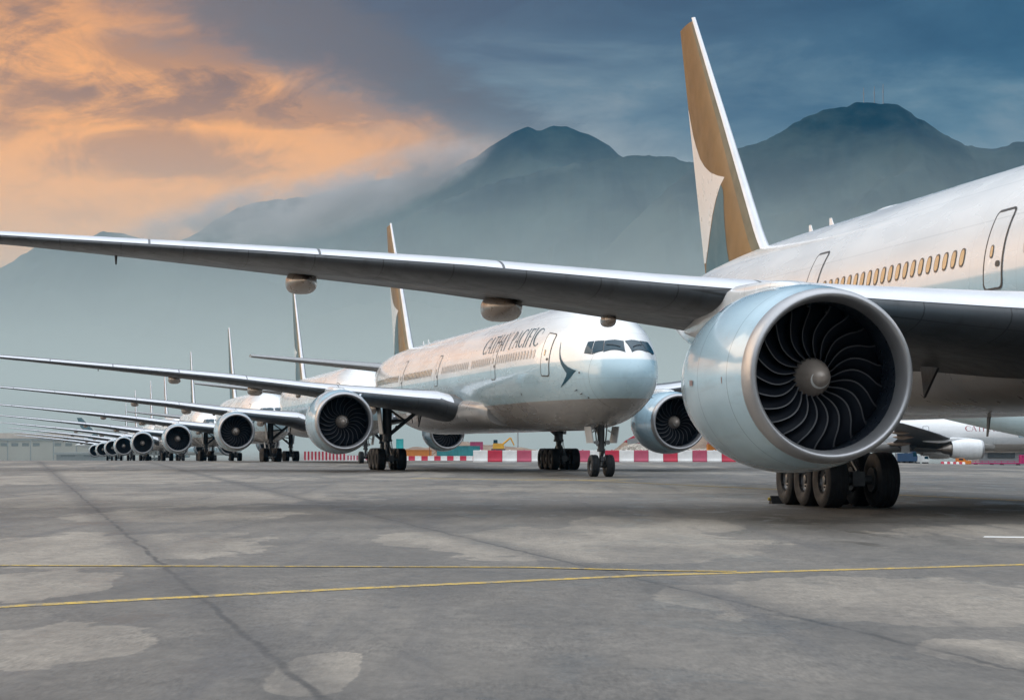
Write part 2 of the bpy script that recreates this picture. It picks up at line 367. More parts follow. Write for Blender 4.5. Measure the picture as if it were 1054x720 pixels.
def ribs(mt):
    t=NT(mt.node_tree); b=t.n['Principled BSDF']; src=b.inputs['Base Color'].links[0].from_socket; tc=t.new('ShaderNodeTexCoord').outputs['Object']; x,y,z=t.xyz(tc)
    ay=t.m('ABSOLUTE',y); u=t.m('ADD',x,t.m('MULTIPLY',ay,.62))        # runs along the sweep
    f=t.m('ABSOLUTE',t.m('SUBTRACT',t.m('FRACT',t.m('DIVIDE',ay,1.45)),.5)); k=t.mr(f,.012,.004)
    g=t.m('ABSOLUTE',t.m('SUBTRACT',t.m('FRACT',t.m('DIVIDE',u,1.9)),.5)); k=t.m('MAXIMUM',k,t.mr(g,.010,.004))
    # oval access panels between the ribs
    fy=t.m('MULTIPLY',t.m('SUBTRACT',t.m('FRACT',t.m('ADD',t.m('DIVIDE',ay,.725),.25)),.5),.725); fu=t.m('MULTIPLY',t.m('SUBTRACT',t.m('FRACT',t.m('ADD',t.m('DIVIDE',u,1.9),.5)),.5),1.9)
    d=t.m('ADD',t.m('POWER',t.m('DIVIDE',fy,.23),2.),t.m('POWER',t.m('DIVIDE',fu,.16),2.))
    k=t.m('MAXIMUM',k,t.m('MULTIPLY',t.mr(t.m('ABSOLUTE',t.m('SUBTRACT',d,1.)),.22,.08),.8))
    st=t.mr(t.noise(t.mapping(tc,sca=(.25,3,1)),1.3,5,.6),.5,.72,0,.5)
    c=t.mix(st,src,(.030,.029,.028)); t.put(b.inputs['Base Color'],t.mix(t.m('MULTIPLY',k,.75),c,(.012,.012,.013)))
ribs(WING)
def L(s,y,z): return (33-s,-y,z)
def FL(s,th,off=0.):
    p=fus(s,th,off); return L(*p)
MC={}
def cached(key,fn):
    if key not in MC: MC[key]=fn()
    return MC[key]
def dws(short): return 5.3 if short else 0.     # wing group shift of the shorter variant
def dts(short): return 10.1 if short else 0.
def smap(s,short):
    if not short: return s
    return s-5.3*max(0,min(1,(s-12)/12))-4.8*max(0,min(1,(s-42)/6))

# ---- fuselage
SPLIT=1.62
def m_fuse(short,mt):
    q=[]; i=0
    ss=[SPLIT+ (4.5-SPLIT)*k/22 for k in range(23)]+[4.5+.5*k for k in range(1,16)]+[12+1.5*k for k in range(1,24)]+[47+1.*k for k in range(1,22)]+[68.6+.45*k for k in range(0,10)]+[72.9,73.05]
    rows=[]
    for s in ss:
        sm=smap(s,short); rows.append([(33-sm,)+FL(s,2*PI*k/96)[1:] for k in range(96)])
    b=MB(); b.grid(rows,0,True); b.poly(rows[-1]); return b.mesh('fuselage',mt,True,60)
def m_radome():
    rows=[]
    for k in range(1,26):
        s=(SPLIT-.012)*(k/25)**2; rows.append([FL(s,2*PI*j/96) for j in range(96)])
    b=MB(); b.grid(rows,0,True); b.poly(rows[0][::-1]); 
    rr=[[FL(s,2*PI*j/96,o) for j in range(96)] for s,o in ((SPLIT-.012,0),(SPLIT-.012,-.02),(SPLIT,-.02),(SPLIT,0))]
    b.grid(rr,1,True); return b.mesh('radome',[LIV,GAP],True,60)
def m_belly():
    rows=[]; n=48
    for k in range(41):
        u=k/40; s=20.5+26*u; e=min(1,max(0,sin(PI*u))**.45*1.02)
        w_=2.5+.82*e; zb=2.42-.20*e; zt=4.0+.35*e; zc=lerp(3.3,3.6,e)
        row=[]
        for j in range(n):
            a=2*PI*j/n; cx=sin(a); cz=cos(a); ex=.72
            yy=w_*math.copysign(abs(cx)**ex,cx); h=(zt-zc) if cz>0 else (zc-zb)
            row.append(L(s,yy,zc+h*math.copysign(abs(cz)**ex,cz)))
        rows.append(row)
    b=MB(); b.grid(rows,0,True); b.poly(rows[0]); b.poly(rows[-1]); return b.mesh('belly_fairing',BELLY,True,60)

def surf_patch(outline,off,mi,b,side=1,fan=True):
    "polygon of (s, th) laid on the skin, filled from its centre with rings so that it follows the curve"
    n=len(outline); cs=sum(p[0] for p in outline)/n; ct=sum(p[1] for p in outline)/n
    rings=[]
    for k in (1,.66,.33):
        rings.append([FL(lerp(cs,s,k),side*lerp(ct,t,k),off) for s,t in outline])
    b.grid(rings,mi,True); 
    c=FL(cs,side*ct,off); b.add(rings[-1]+[c],[(i,(i+1)%n,n) for i in range(n)],mi)
def inset(o,k):
    n=len(o); cs=sum(p[0] for p in o)/n; ct=sum(p[1] for p in o)/n
    return [(lerp(cs,s,k[0]),lerp(ct,t,k[1])) for s,t in o]
def dense(o,n=6,closed=True):
    out=[]
    for i in range(len(o)):
        a=o[i]; c=o[(i+1)%len(o)]; n=max(1,int(round(math.hypot(a[0]-c[0],3.1*(a[1]-c[1]))/.11)))
        out+=[(lerp(a[0],c[0],k/n),lerp(a[1],c[1],k/n)) for k in range(n)]
    return out
# cockpit panes as (s, th) corners on the starboard side; port mirrored
PANES=[[(1.20,.735),(1.70,.49),(1.37,.05),(.68,.16)],[(1.74,1.005),(2.10,.71),(1.79,.535),(1.32,.75)],[(2.27,1.09),(2.44,.84),(2.19,.735),(1.82,1.02)]]
def zfix(pn):
    "hold the sills level: find th for the heights of the panes"
    return pn
def m_pane(i,side):
    b=MB(); o=dense(PANES[i],6)
    surf_patch(inset(o,(1.16,1.12)),.012,1,b,side); surf_patch(inset(o,(1.05,1.04)),.02,0,b,side)
    return b.mesh('cockpit_window',[GLASS,FRAME],True,30,False)
def oval(s,th,ws,wt,n=20,p=.75):
    return [(s+ws*math.copysign(abs(cos(2*PI*k/n))**p,cos(2*PI*k/n)),th+wt*math.copysign(abs(sin(2*PI*k/n))**p,sin(2*PI*k/n))) for k in range(n)]
def th_at(z,s=20):
    lo,hi=0,PI
    for _ in range(40):
        m=(lo+hi)/2
        if fus(s,m)[2]>z: lo=m
        else: hi=m
    return (lo+hi)/2
def m_window(s,side):
    b=MB(); t=th_at(5.87,s); wt=.20/3.1
    surf_patch(oval(s,t,.165,wt*1.14),.010,1,b,side); surf_patch(oval(s,t,.125,wt*.93),.016,0,b,side)
    return b.mesh('cabin_window',[SHADE,FRAME] if s>33 else [SHADEW,FRAMEL],True,30,False)
def rrect(s0,s1,t0,t1,r=.16,rt=.05):
    pts=[]
    for cx,ct,a0 in ((s1-r,t1-rt,0),(s0+r,t1-rt,90),(s0+r,t0+rt,180),(s1-r,t0+rt,270)):
        for k in range(6):
            a=R(a0+k*18); pts.append((cx+r*cos(a),ct+rt*sin(a)))
    return pts
def m_door(s,side,top=6.78,sill=4.78,wd=1.1):
    t0=th_at(top,s); t1=th_at(sill,s); o=dense(rrect(s-wd/2,s+wd/2,t0,t1),2); n=len(o)
    b=MB(); i1=[(lerp(s,p[0],.86),lerp((t0+t1)/2,p[1],.955)) for p in o]
    b.grid([[FL(a,side*t,.012) for a,t in o],[FL(a,side*t,.012) for a,t in i1]],1,True)
    # the panel: rows across so it follows the skin
    surf_patch(i1,.014,0,b,side)
    # shadow gap along head and sill
    for tt,h in ((t0,.022),(t1-.012,.014)):
        b.grid([[FL(s-wd/2+.14+(wd-.28)*k/6,side*(tt+q*h),.018) for k in range(7)] for q in (0,1)],1)
    return b.mesh('door',[LIV,GAP],True,30,False)
def m_doorwin(s,side):
    b=MB(); t=th_at(5.85,s)
    surf_patch(oval(s+.12,t,.10,.05),.024,1,b,side); surf_patch(oval(s+.12,t,.07,.04),.028,0,b,side)
    return b.mesh('door_window',[SHADE,FRAME],True,30,False)
def m_handle(s,side):
    b=MB(); t=th_at(5.55,s)
    surf_patch(oval(s-.28,t,.13,.022),.024,0,b,side); return b.mesh('door_handle',GAP,True,30,False)

# ---- lettering: strokes in a unit cell, each stroke a band of quads
def arc(cx,cy,rx,ry,a0,a1,w0,w1,n=18):
    out=[]
    for k in range(n+1):
        u=k/n; a=R(lerp(a0,a1,u)); ww=lerp(w0,w1,sin(PI*u))
        out.append(((cx+(rx)*cos(a),cy+(ry)*sin(a)),(cx+(rx-ww)*cos(a),cy+(ry-ww*.55)*sin(a))))
    return out
def bar(x0,y0,x1,y1,wd,n=8):
    out=[]
    for k in range(n+1):
        u=k/n; out.append(((lerp(x0,x1,u)-wd/2,lerp(y0,y1,u)),(lerp(x0,x1,u)+wd/2,lerp(y0,y1,u))))
    return out
def hbar(x0,x1,y,h,n=4): return [((lerp(x0,x1,k/n),y),(lerp(x0,x1,k/n),y+h)) for k in range(n+1)]
def ser(x,y,wd=.20,h=.035): return hbar(x-wd/2,x+wd/2,y,h,3)
TH=.105; TN=.05
GLY={
'C':(.80,[arc(.46,.5,.44,.52,48,312,.05,.16,26),bar(.755,.66,.775,.90,.035,3),hbar(.68,.77,.10,.05)]),
'A':(.86,[bar(.12,0,.44,1,TN),bar(.74,0,.46,1,TH),hbar(.22,.66,.33,.05),ser(.10,0),ser(.75,0,.24)]),
'T':(.74,[bar(.37,0,.37,.94,TH),hbar(.03,.71,.945,.055),bar(.045,.80,.03,.944,.035,3),bar(.695,.80,.71,.944,.035,3),ser(.37,-.036,.26)]),
'H':(.90,[bar(.17,0,.17,1,TH),bar(.73,0,.73,1,TH),hbar(.235,.665,.49,.055),ser(.17,-.036),ser(.73,-.036),ser(.17,1.001),ser(.73,1.001)]),
'Y':(.80,[bar(.40,0,.40,.46,TH,4),bar(.37,.461,.09,1,TH),bar(.44,.461,.70,1,TN),ser(.40,-.036),ser(.09,1.001),ser(.70,1.001,.18)]),
'P':(.68,[bar(.17,0,.17,1,TH),arc(.28,.74,.34,.255,-88,88,.05,.13,14),hbar(.235,.30,.945,.045,2),hbar(.235,.30,.487,.045,2),ser(.17,-.036),ser(.13,1.001,.12)]),
'I':(.36,[bar(.18,0,.18,1,TH),ser(.18,-.036),ser(.18,1.001)]),
'F':(.62,[bar(.17,0,.17,1,TH),hbar(.235,.55,.945,.055),hbar(.235,.46,.50,.05),bar(.535,.80,.55,.944,.035,3),ser(.17,-.036),ser(.13,1.001,.12)]),
' ':(.42,[])}
def letters(text,s0,s1,zb,zt,mt,side=1):
    adv=sum(GLY[c][0] for c in text); k=(s0-s1)/adv; tb=th_at(zb,(s0+s1)/2); tt=th_at(zt,(s0+s1)/2); x=0; out=[]
    for ch in text:
        wd,strokes=GLY[ch]; b=MB()
        for lay,st_ in enumerate(strokes):
            b.grid([[FL(s0-(x+p[0])*k,side*lerp(tb,tt,p[1]),.012+.0012*lay) for p in pr] for pr in st_])
        if strokes: out.append(b.mesh('letter',mt,True,60,False))
        x+=wd
    return out
def m_emblem():
    # brush-stroke wing beside the forward door: edge pairs (s, z)
    pts=[((4.62,6.30),(4.60,6.30)),((4.50,6.0),(4.44,6.0)),((4.40,5.75),(4.30,5.73)),((4.28,5.5),(4.10,5.50)),((4.08,5.25),(3.80,5.28)),((3.80,5.02),(3.40,5.10)),((3.52,4.80),(2.95,4.97)),((3.60,4.68),(2.62,4.90)),((3.78,4.55),(3.22,4.58)),((4.05,4.38),(3.75,4.38)),((4.42,4.18),(4.38,4.18))]
    b=MB(); rows=[]
    for (a,za),(c,zc) in pts:
        rows.append([FL(lerp(a,c,k/5),th_at(lerp(za,zc,k/5),lerp(a,c,k/5)),.014) for k in range(6)])
    b.grid(rows); return b.mesh('nose_emblem',TEAL,True,60,False)

# ---- wings
def airfoil(n=22,t=.12,camber=.015):
    "TE upper -> LE -> TE lower as (x/c, z/c)"
    up=[];lo=[]
    for k in range(n+1):
        x=.5*(1-cos(PI*k/n))
        yt=5*t*(.2969*math.sqrt(x)-.126*x-.3516*x*x+.2843*x**3-.1015*x**4)
        yc=camber*4*x*(1-x)*(.4+.9*x)
        up.append((x,yc+yt)); lo.append((x,yc-yt))
    return up[::-1]+lo[1:]
# y, s_LE, chord, z_LE, thickness, incidence (deg)
WST=[(2.3,24.6,14.6,3.5,.115,1.2),(3.2,25.6,13.9,3.66,.115,1.2),(3.9,26.5,13.1,3.93,.115,1.2),(5.0,27.25,12.3,4.05,.11,1.0),(7,28.6,11.0,4.29,.104,.8),(9.6,30.35,9.35,4.61,.098,.5),(11,31.3,8.6,4.80,.095,.3),(15,34.0,7.25,5.38,.09,-.1),(19,36.7,5.95,5.86,.087,-.5),(23,39.4,4.65,6.30,.085,-1.6),(27,42.1,3.4,6.74,.085,-2.8),(29.4,43.7,2.75,7.0,.085,-3.2),(30.4,44.7,2.25,7.11,.085,-3.2),(31.5,46.0,1.6,7.23,.08,-3),(32.3,47.2,.85,7.31,.07,-3),(32.4,47.5,.3,7.32,.06,-3)]
def wst(y):
    for i in range(len(WST)-1):
        a,c=WST[i],WST[i+1]
        if y<=c[0] or i==len(WST)-2:
            u=max(0,(y-a[0])/(c[0]-a[0])); return tuple(lerp(p,q,u) for p,q in zip(a,c))
def wsec(y,stn=wst,n=22):
    _,sl,ch,zl,t,inc=stn(y); i=R(inc); out=[]
    for x,z in airfoil(n,t):
        out.append((sl+ch*(x*cos(i)+z*sin(i)),y,zl+ch*(z*cos(i)-x*sin(i))))
    return out
NLE=5          # points either side of the leading edge that belong to the slats
def ystations(a,b,step): 
    n=max(1,int(round((b-a)/step))); return [lerp(a,b,k/n) for k in range(n+1)]
SLATS=[(3.3,9.2),(9.23,14.2),(14.23,18.0),(18.03,21.8),(21.83,25.5),(25.53,29.4),(29.43,32.3)]
def m_wing(side):
    b=MB(); n=22; ys_=ystations(2.3,29.4,.9)+[30,30.4,31,31.5,32,32.3,32.4]
    rows=[]
    for y in ys_: rows.append([L(s,yy*side,z) for s,yy,z in wsec(y)])
    # behind the slats the skin is drawn back a little so the slats sit proud
    b.grid(rows); b.poly(rows[0]); b.poly(rows[-1])
    return b.mesh('wing',WING,True,50)
def m_slat(i,side):
    y0,y1=SLATS[i]; b=MB(); n=22; rows=[]
    for y in ystations(y0+.012,y1-.012,.6):
        _,sl,ch,zl,t,inc=wst(y); sec=wsec(y,n=44); c=44
        lo=int(44*.60)
        pts=[p for p in sec if p[0]<sl+max(.62,.085*ch)]
        # proud of the wing by 9 mm along the outward direction
        cx=sl+.5*ch*.1; cz=zl
        k0=len(sec)//2; use=sec[k0-10:k0-1]; row=[]  # slat cut to its bright upper strip; shaded lower nose keeps the wing colour
        for j,(s,yy,z) in enumerate(use):
            idx=k0-10+j; a=sec[idx-1]; d=sec[idx+1]; tx,tz=d[0]-a[0],d[2]-a[2]; l=math.hypot(tx,tz)+1e-9
            row.append(L(s+tz/l*.012,yy*side,z-tx/l*.012) if tx<0 or True else None)
        rows.append(row)
    # outward sign check: the first point (upper side) must go up
    b.grid(rows)
    # closing lips
    return b.mesh('slat',SLAT,True,50)
def m_flapfair(y,side,ln=3.6,w_=.62,h=.78,a=.52):
    _,sl,ch,zl,t,inc=wst(y); b=MB(); rows=[]
    s0=sl+ch*a; s1=s0+ln; 
    for k in range(21):
        u=k/20; s=lerp(s0,s1,u); e=max(.02,(sin(PI*min(1,u/.5)/2) if u<.5 else cos((u-.5)*PI)**.7 if u<.999 else .02))
        x=(s-sl)/ch; zu=zl-ch*min(x,1.0)*sin(R(inc)) - (0.02*ch*(1-min(1,x)))
        row=[]
        for j in range(24):
            q=2*PI*j/24; row.append(L(s,side*(y+w_*.5*e*math.copysign(abs(sin(q))**.7,sin(q))),zu-.02-h*.30+ .5*h*e*math.copysign(abs(cos(q))**.8,cos(q))))
        rows.append(row)
    b.grid(rows,0,True); b.poly(rows[0]); b.poly(rows[-1]); return b.mesh('flap_fairing',FAIR,True,50)
def m_probe(y,side):
    _,sl,ch,zl,t,inc=wst(y); b=MB(); s=sl+ch*.8; z=zl-ch*.8*sin(R(inc))
    b.rod(L(s,side*y,z+.1),L(s+.12,side*y,z-.26),.05,.02); return b.mesh('static_mast',GEAR)
def hst(y):
    u=(y-.6)/(10.76-.6); return (y,60.6+8.4*u,7.4-5.0*u,6.95+1.25*u,.10,-1.)
def m_hstab(side):
    b=MB(); rows=[[L(s,yy*side,z) for s,yy,z in wsec(y,hst,14)] for y in ystations(.5,10.76,1.0)]
    b.grid(rows); b.poly(rows[0]); b.poly(rows[-1]); return b.mesh('tailplane',TAILG,True,50)
# fin: station by height
def fst(z):
    u=(z-7.6)/(18.35-7.6); sl=59.6+10.35*u+1.2*max(0,.12-u)*-8*.4; te=68.2+4.05*u
    return sl,te-sl,.105
def fin_y(s,z,mn=.012):
    sl,ch,t=fst(z); x=max(0,min(1,(s-sl)/ch))
    return max(mn,ch*5*t*(.2969*math.sqrt(x)-.126*x-.3516*x*x+.2843*x**3-.1036*x**4)*.9)
def m_fin(mt):
    b=MB(); rows=[]
    for k in range(25):
        z=lerp(7.2,18.35,k/24); sl,ch,t=fst(z); row=[]
        xs_=[.5*(1-cos(PI*j/20)) for j in range(21)]
        pts=[(x,1) for x in xs_[::-1]]+[(x,-1) for x in xs_[1:-1]]
        for x,sg in pts:
            x=max(x,.05) if False else x
            row.append(L(sl+ch*x,sg*fin_y(sl+ch*x,z,0 if x==0 else .012),z))
        rows.append(row)
    b.grid(rows,0,True); b.poly(rows[-1]); b.poly(rows[0]); return b.mesh('tail_fin',mt,True,50)
def m_finle():
    b=MB(); rows=[]
    for k in range(25):
        z=lerp(8.3,18.5,k/24); sl,ch,t=fst(z); row=[]
        wdt=max(.16,.032*ch)
        for j in range(-8,9):
            s=sl+wdt*(j/8)**2; row.append(L(s-.014*(1-abs(j)/9),math.copysign(1,j)*(fin_y(s,z,0)+.008) if j else 0,z))
        rows.append(row)
    b.grid(rows)
    for sg in (1,-1):
        rr=[]
        for k in range(25):
            z=lerp(8.4,18.2,k/24); sl,ch,t=fst(z); wdt=max(.16,.032*ch)
            rr.append([L(sl+wdt+.02+.075*ch*q/4,sg*(fin_y(sl+wdt+.02+.075*ch*q/4,z,0)+.007),z) for q in range(5)])
        b.grid(rr,1)
    return b.mesh('leading_edge',[SLAT,FINS],True,50)
def m_finemblem(side):
    # white wing stroke: (height, front chord position, rear chord position) measured from the trailing edge
    pr=[(.655,.0,.012),(.60,.0,.05),(.54,.0,.10),(.49,.0,.17),(.44,.0,.25),(.40,.0,.36),(.365,.0,.50),(.34,.0,.66),(.325,.0,.78),(.30,.0,.66),(.26,.0,.52),(.21,.0,.38),(.15,.0,.25),(.09,.0,.13),(.045,.0,.04)]
    b=MB(); rows=[]
    for v,a,c in pr:
        z=lerp(8.1,18.5,v); sl,ch,t=fst(z); te=sl+ch
        rows.append([L(te-ch*lerp(a,c,k/10)-.01,side*(fin_y(te-ch*lerp(a,c,k/10)-.01,z)+.008),z) for k in range(11)])
    b.grid(rows); return b.mesh('fin_emblem',FINW,True,60,False)
def m_finteal(side):  # teal of the fin itself, shaped where the painted sunset reflection ends
    pr=[(.325,.52,.70),(.29,.42,.62),(.25,.36,.56),(.20,.28,.52),(.14,.16,.48),(.08,.06,.46),(.03,.01,.44),(-.02,.0,.44),(-.05,.0,.44)]
    pr=[(.305,.668,.68),(.28,.60,.70),(.25,.51,.68),(.21,.40,.64),(.15,.27,.60),(.09,.15,.57),(.045,.06,.55),(.0,.01,.54),(-.045,.01,.53)]
    b=MB(); rows=[]
    for v,a,c in pr:
        z=lerp(8.1,18.5,v); sl,ch,t=fst(z); te=sl+ch
        rows.append([L(te-ch*lerp(a,c,k/10)-.01,side*(fin_y(te-ch*lerp(a,c,k/10)-.01,z)+.006),z) for k in range(11)])
    b.grid(rows); return b.mesh('fin_lower_panel',FINT,True,60,False)

# ---- engine (origin at the middle of the inlet lip, +x forward)
NB=22; FD=1.22
def m_nacelle(mt):
    b=MB(); b.lathe([(-.40,1.63),(-.42,1.632),(-.7,1.69),(-1.1,1.745),(-1.6,1.79),(-2.2,1.82),(-2.9,1.825),(-3.6,1.79),(-4.3,1.70),(-5.,1.55),(-5.5,1.42),(-5.5,1.36),(-4.6,1.40)],n=96)
    for xx in (-2.3,-4.1):
        pass
    return b.mesh('engine',mt,True,40)
def m_lip():
    b=MB(); pts=[]
    for k in range(25):
        u=k/24; 
        # outer rim -> highlight -> throat
        if u<.5:
            a=u/.5*PI/2; pts.append((-.40+.40*sin(a)**1.0,1.50+.13*cos(a)))
        else:
            a=(u-.5)/.5*PI/2; pts.append((-.46+.46*cos(a),1.50-.118*sin(a)))
    b.lathe(pts,n=96); return b.mesh('inlet_lip',LIP,True,60)
def m_duct():
    b=MB(); b.lathe([(-.46,1.382),(-.65,1.378),(-.95,1.39),(-1.2,1.415),(-2.2,1.415)],n=96)
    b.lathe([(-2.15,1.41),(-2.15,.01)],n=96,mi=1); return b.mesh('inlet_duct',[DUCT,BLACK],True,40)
def m_blade():
    b=MB(); rows=[];edge=[]; nr=14
    for i in range(nr+1):
        u=i/nr; r=lerp(.33,1.395,u)
        tw=R(lerp(28,62,u**.8)); ch=lerp(.30,.46,sin(PI*min(1,u*.75))**.8)
        # swept planform: bows one way then back, leading edge also sweeps aft and forward
        az=-.12*sin(u*2*PI*.80)-.05*u+.16*max(0,u-.72)
        sx=-.05+.16*sin(PI*u)*.6-.10*max(0,u-.7)
        row=[];er=[]
        for j in range(7):
            c=j/6-.5; th=.018*(1-(2*c)**2)+.004
            dx=-c*ch*cos(tw); dt=c*ch*sin(tw)+.05*(.25-c*c)
            a=az+dt/r if False else az+dt/max(r,.5)
            row.append((-FD+dx+sx,r*sin(a),r*cos(a)))
        rows.append(row)
        c0=Vector(row[0]); c1=Vector(row[1]); d=(c0-c1).normalized()
        pv=Vector((0,cos(az),-sin(az)))
        edge.append([tuple(c0+d*.008+pv*.010),tuple(c0+d*.02),tuple(c0+d*.008-pv*.010),tuple(c0-d*.01-pv*.004),tuple(c0-d*.01+pv*.004)])
    b.grid(rows); b.grid([[ (p[0],p[1]-.012,p[2]) for p in r_] for r_ in rows],0,flip=True)
    b.grid(edge,1,True)
    return b.mesh('fan_blade',[BLADE,BLED],True,50,False)
def m_spinner():
    b=MB(); pf=[(-FD+.62-.62*(k/16)**1.25,.37*(k/16)**.62) for k in range(17)]; pf[0]=(pf[0][0],.001)
    b.lathe(pf+[(-FD-.25,.37)],n=48)
    # painted comma near the tip
    rows=[]
    for k in range(13):
        a=R(200*k/12); u=.22+.24*k/12; wdt=.10*sin(PI*(k+.6)/13.2)
        row=[]
        for q in (u,u+wdt):
            x=-FD+.62-.62*q**1.25+.004; r=.37*q**.62+.003; row.append((x,r*cos(a),r*sin(a)))
        rows.append(row)
    b.grid(rows,1); return b.mesh('spinner',[SPIN,SWIRL],True,50,False)
def m_placards():
    b=MB()
    for a,x,wx,wa in ((R(-64),-1.5,.16,.05),(R(-92),-1.28,.10,.035),(R(-92),-3.2,.22,.03),(R(-120),-2.2,.14,.04),(R(-40),-3.3,.18,.03),(R(-75),-2.2,.07,.02),(R(-105),-1.7,.05,.05)):
        r=(1.745+(1.825-1.745)*min(1,max(0,(-x-1.1)/1.4)))+.006
        b.grid([[(x+wx*q,r*sin(a+wa*p),r*cos(a+wa*p)) for p in (-1,-.3,.3,1)] for q in (-.5,.5)],0)
    for k in range(7):      # hold-open latches along the lower split line
        x=-1.3-.42*k; a=R(180); r=(1.745+(1.825-1.745)*min(1,max(0,(-x-1.1)/1.4)))+.006
        b.grid([[(x+.09*q,r*sin(a+.03*p),r*cos(a+.03*p)) for p in (-1,0,1)] for q in (-1,1)],1)
    return b.mesh('cowl_placard',[PLAC,GAP],True,40,False)
def m_probe_nose(s,z):
    b=MB(); t=th_at(z,s); p=Vector(FL(s,t,0)); q=Vector(FL(s,t,.11)); b.rod(p,q,.03,.022,8); b.rod(q,q+Vector((.22,0,0)),.018,.012,8); return b.mesh('pitot_probe',GEAR)
def m_port(s,z):
    b=MB(); surf_patch(oval(s,th_at(z,s),.07,.022,12),.012,0,b); return b.mesh('static_port',GAP,True,30,False)
def m_wiper(side):
    b=MB(); pts=[FL(lerp(.95,1.45,k/6),side*lerp(.22,.55,k/6),.05) for k in range(7)]
    for k in range(6): b.rod(pts[k],pts[k+1],.016,n=6)
    return b.mesh('wiper',GAP)
def m_exhaust():
    b=MB(); b.lathe([(-4.4,1.1),(-5.3,1.0),(-6.4,.80),(-7.1,.62),(-7.1,.56),(-6.5,.60)],n=48)
    b.lathe([(-6.4,.45),(-7.2,.40),(-7.8,.22),(-8.1,.02)],n=32); return b.mesh('exhaust_nozzle',HOT)
def m_pylon():
    b=MB(); st_=[(-1.5,1.70,1.70,.05),(-2.0,1.70,1.86,.26),(-2.8,1.70,1.95,.36),(-4.0,1.60,2.00,.40),(-5.3,1.40,2.04,.42),(-6.2,1.15,1.95,.42),(-7.6,1.0,1.75,.40),(-9.2,1.15,1.5,.25),(-10.4,1.3,1.42,.05)]
    rows=[]
    for x,z0,z1,hw in st_:
        row=[]
        for j in range(20):
            q=2*PI*j/20; ex=.55; row.append((x,hw*math.copysign(abs(sin(q))**ex,sin(q)),(z0+z1)/2+((z1-z0)/2+.005)*math.copysign(abs(cos(q))**ex,cos(q))))
        rows.append(row)
    b.grid(rows,0,True); b.poly(rows[0]); b.poly(rows[-1]); return b.mesh('pylon',NACW,True,50)
def m_strake(side):
    b=MB(); a=R(38); 
    p=lambda x,r:(x,side*r*sin(a),r*cos(a))
    b.grid([[p(-1.5,1.74),p(-2.1,2.0),p(-2.9,2.02)],[p(-1.5,1.73),p(-2.1,1.70),p(-2.9,1.72)]]); return b.mesh('nacelle_strake',NAC,False)
def m_latches():
    b=MB()
    for a,x0,x1,wd in ((R(128),-1.3,-3.3,.05),(R(60),-2.0,-2.02,.0)):
        if wd==0: continue
        rows=[]
        for k in range(11):
            x=lerp(x0,x1,k/10); r=(1.745+ (1.825-1.745)*min(1,max(0,(-x-1.1)/1.4)))+.006; aa=a+.16*k/10
            rows.append([(x,r*sin(aa),r*cos(aa)),(x,r*sin(aa+wd/1.8),r*cos(aa+wd/1.8))])
        b.grid(rows)
    for a,x,q in ((R(103),-1.6,.05),(R(103),-1.75,.05),(R(103),-1.9,.05),(R(118),-1.9,.04),(R(100),-2.5,.06)):
        r=1.80 if x>-2 else 1.83
        b.box((x,(r)*sin(a),(r)*cos(a)),(.05,.02,.10),0,Matrix.Rotation(-a,3,'X'))
    return b.mesh('cowl_latch',GAP,False)

# ---- landing gear
def m_wheel(rad,wd,rr):
    b=MB(); h=wd/2
    pf=[(-h*.55,rr),(-h*.8,rr*1.06),(-h,rr+(rad-rr)*.45),(-h*.97,rr+(rad-rr)*.75),(-h*.80,rad*.965),(-h*.55,rad*.992),(-h*.42,rad*.992),(-h*.40,rad*.98),(-h*.36,rad*.98),(-h*.34,rad*.998),(-.03,rad),(-.02,rad*.985),(.02,rad*.985),(.03,rad)]
    pf+=[(-a,r) for a,r in pf[:10][::-1]]
    b.lathe(pf,'y',48,0)
    for sg in (-1,1):
        b.lathe([(sg*h*.55,rr*1.0),(sg*h*.62,rr*.93),(sg*h*.50,rr*.86),(sg*h*.35,rr*.6),(sg*h*.35,rr*.42),(sg*h*.66,rr*.34),(sg*h*.70,rr*.2),(sg*h*.70,.005)],'y',32,1)
        for k in range(10):
            a=2*PI*k/10; b.rod((rr*.70*sin(a),sg*h*.30,rr*.70*cos(a)),(rr*.70*sin(a),sg*h*.46,rr*.70*cos(a)),rr*.075,n=8,mi=2)
    return b.mesh('wheel',[TYRE,RIM,BLACK],True,40)
# main gear: local origin on the ground under the middle axle
def m_maingear():
    b=MB(); z=.66
    b.box((0,0,z+.02),(3.3,.30,.34))                    # bogie beam
    for dx in (1.45,0,-1.45):
        b.rod((dx,-.78,z),(dx,.78,z),.11,mi=0)
        for sg in (-1,1): b.rod((dx,sg*.36,z),(dx,sg*.46,z),.29,n=24,mi=0)
    b.rod((0,0,z),(0,0,2.0),.17,.17,20,1); b.rod((0,0,1.75),(0,0,3.95),.27,.29,24)
    b.rod((0,0,1.72),(0,0,1.86),.31,.31,24)
    b.rod((.34,0,1.0),(.34,0,1.9),.05); b.box((.30,0,1.35),(.34,.22,.07),0,Matrix.Rotation(R(50),3,'Y')); b.box((.30,0,1.62),(.36,.22,.07),0,Matrix.Rotation(R(-50),3,'Y'))
    b.rod((1.3,.1,.85),(.2,.1,1.5),.05); b.rod((-1.3,-.1,.85),(-.2,-.1,1.45),.05)
    for k in range(5):
        y0=(-.2,.2,-.12,.15,.05)[k]; b.rod((.2,y0,1.7+.2*k),(.55-.1*k,y0*1.6,.95),.018,n=6)
    return b.mesh('main_gear',[GEAR,GEARL],True,40)
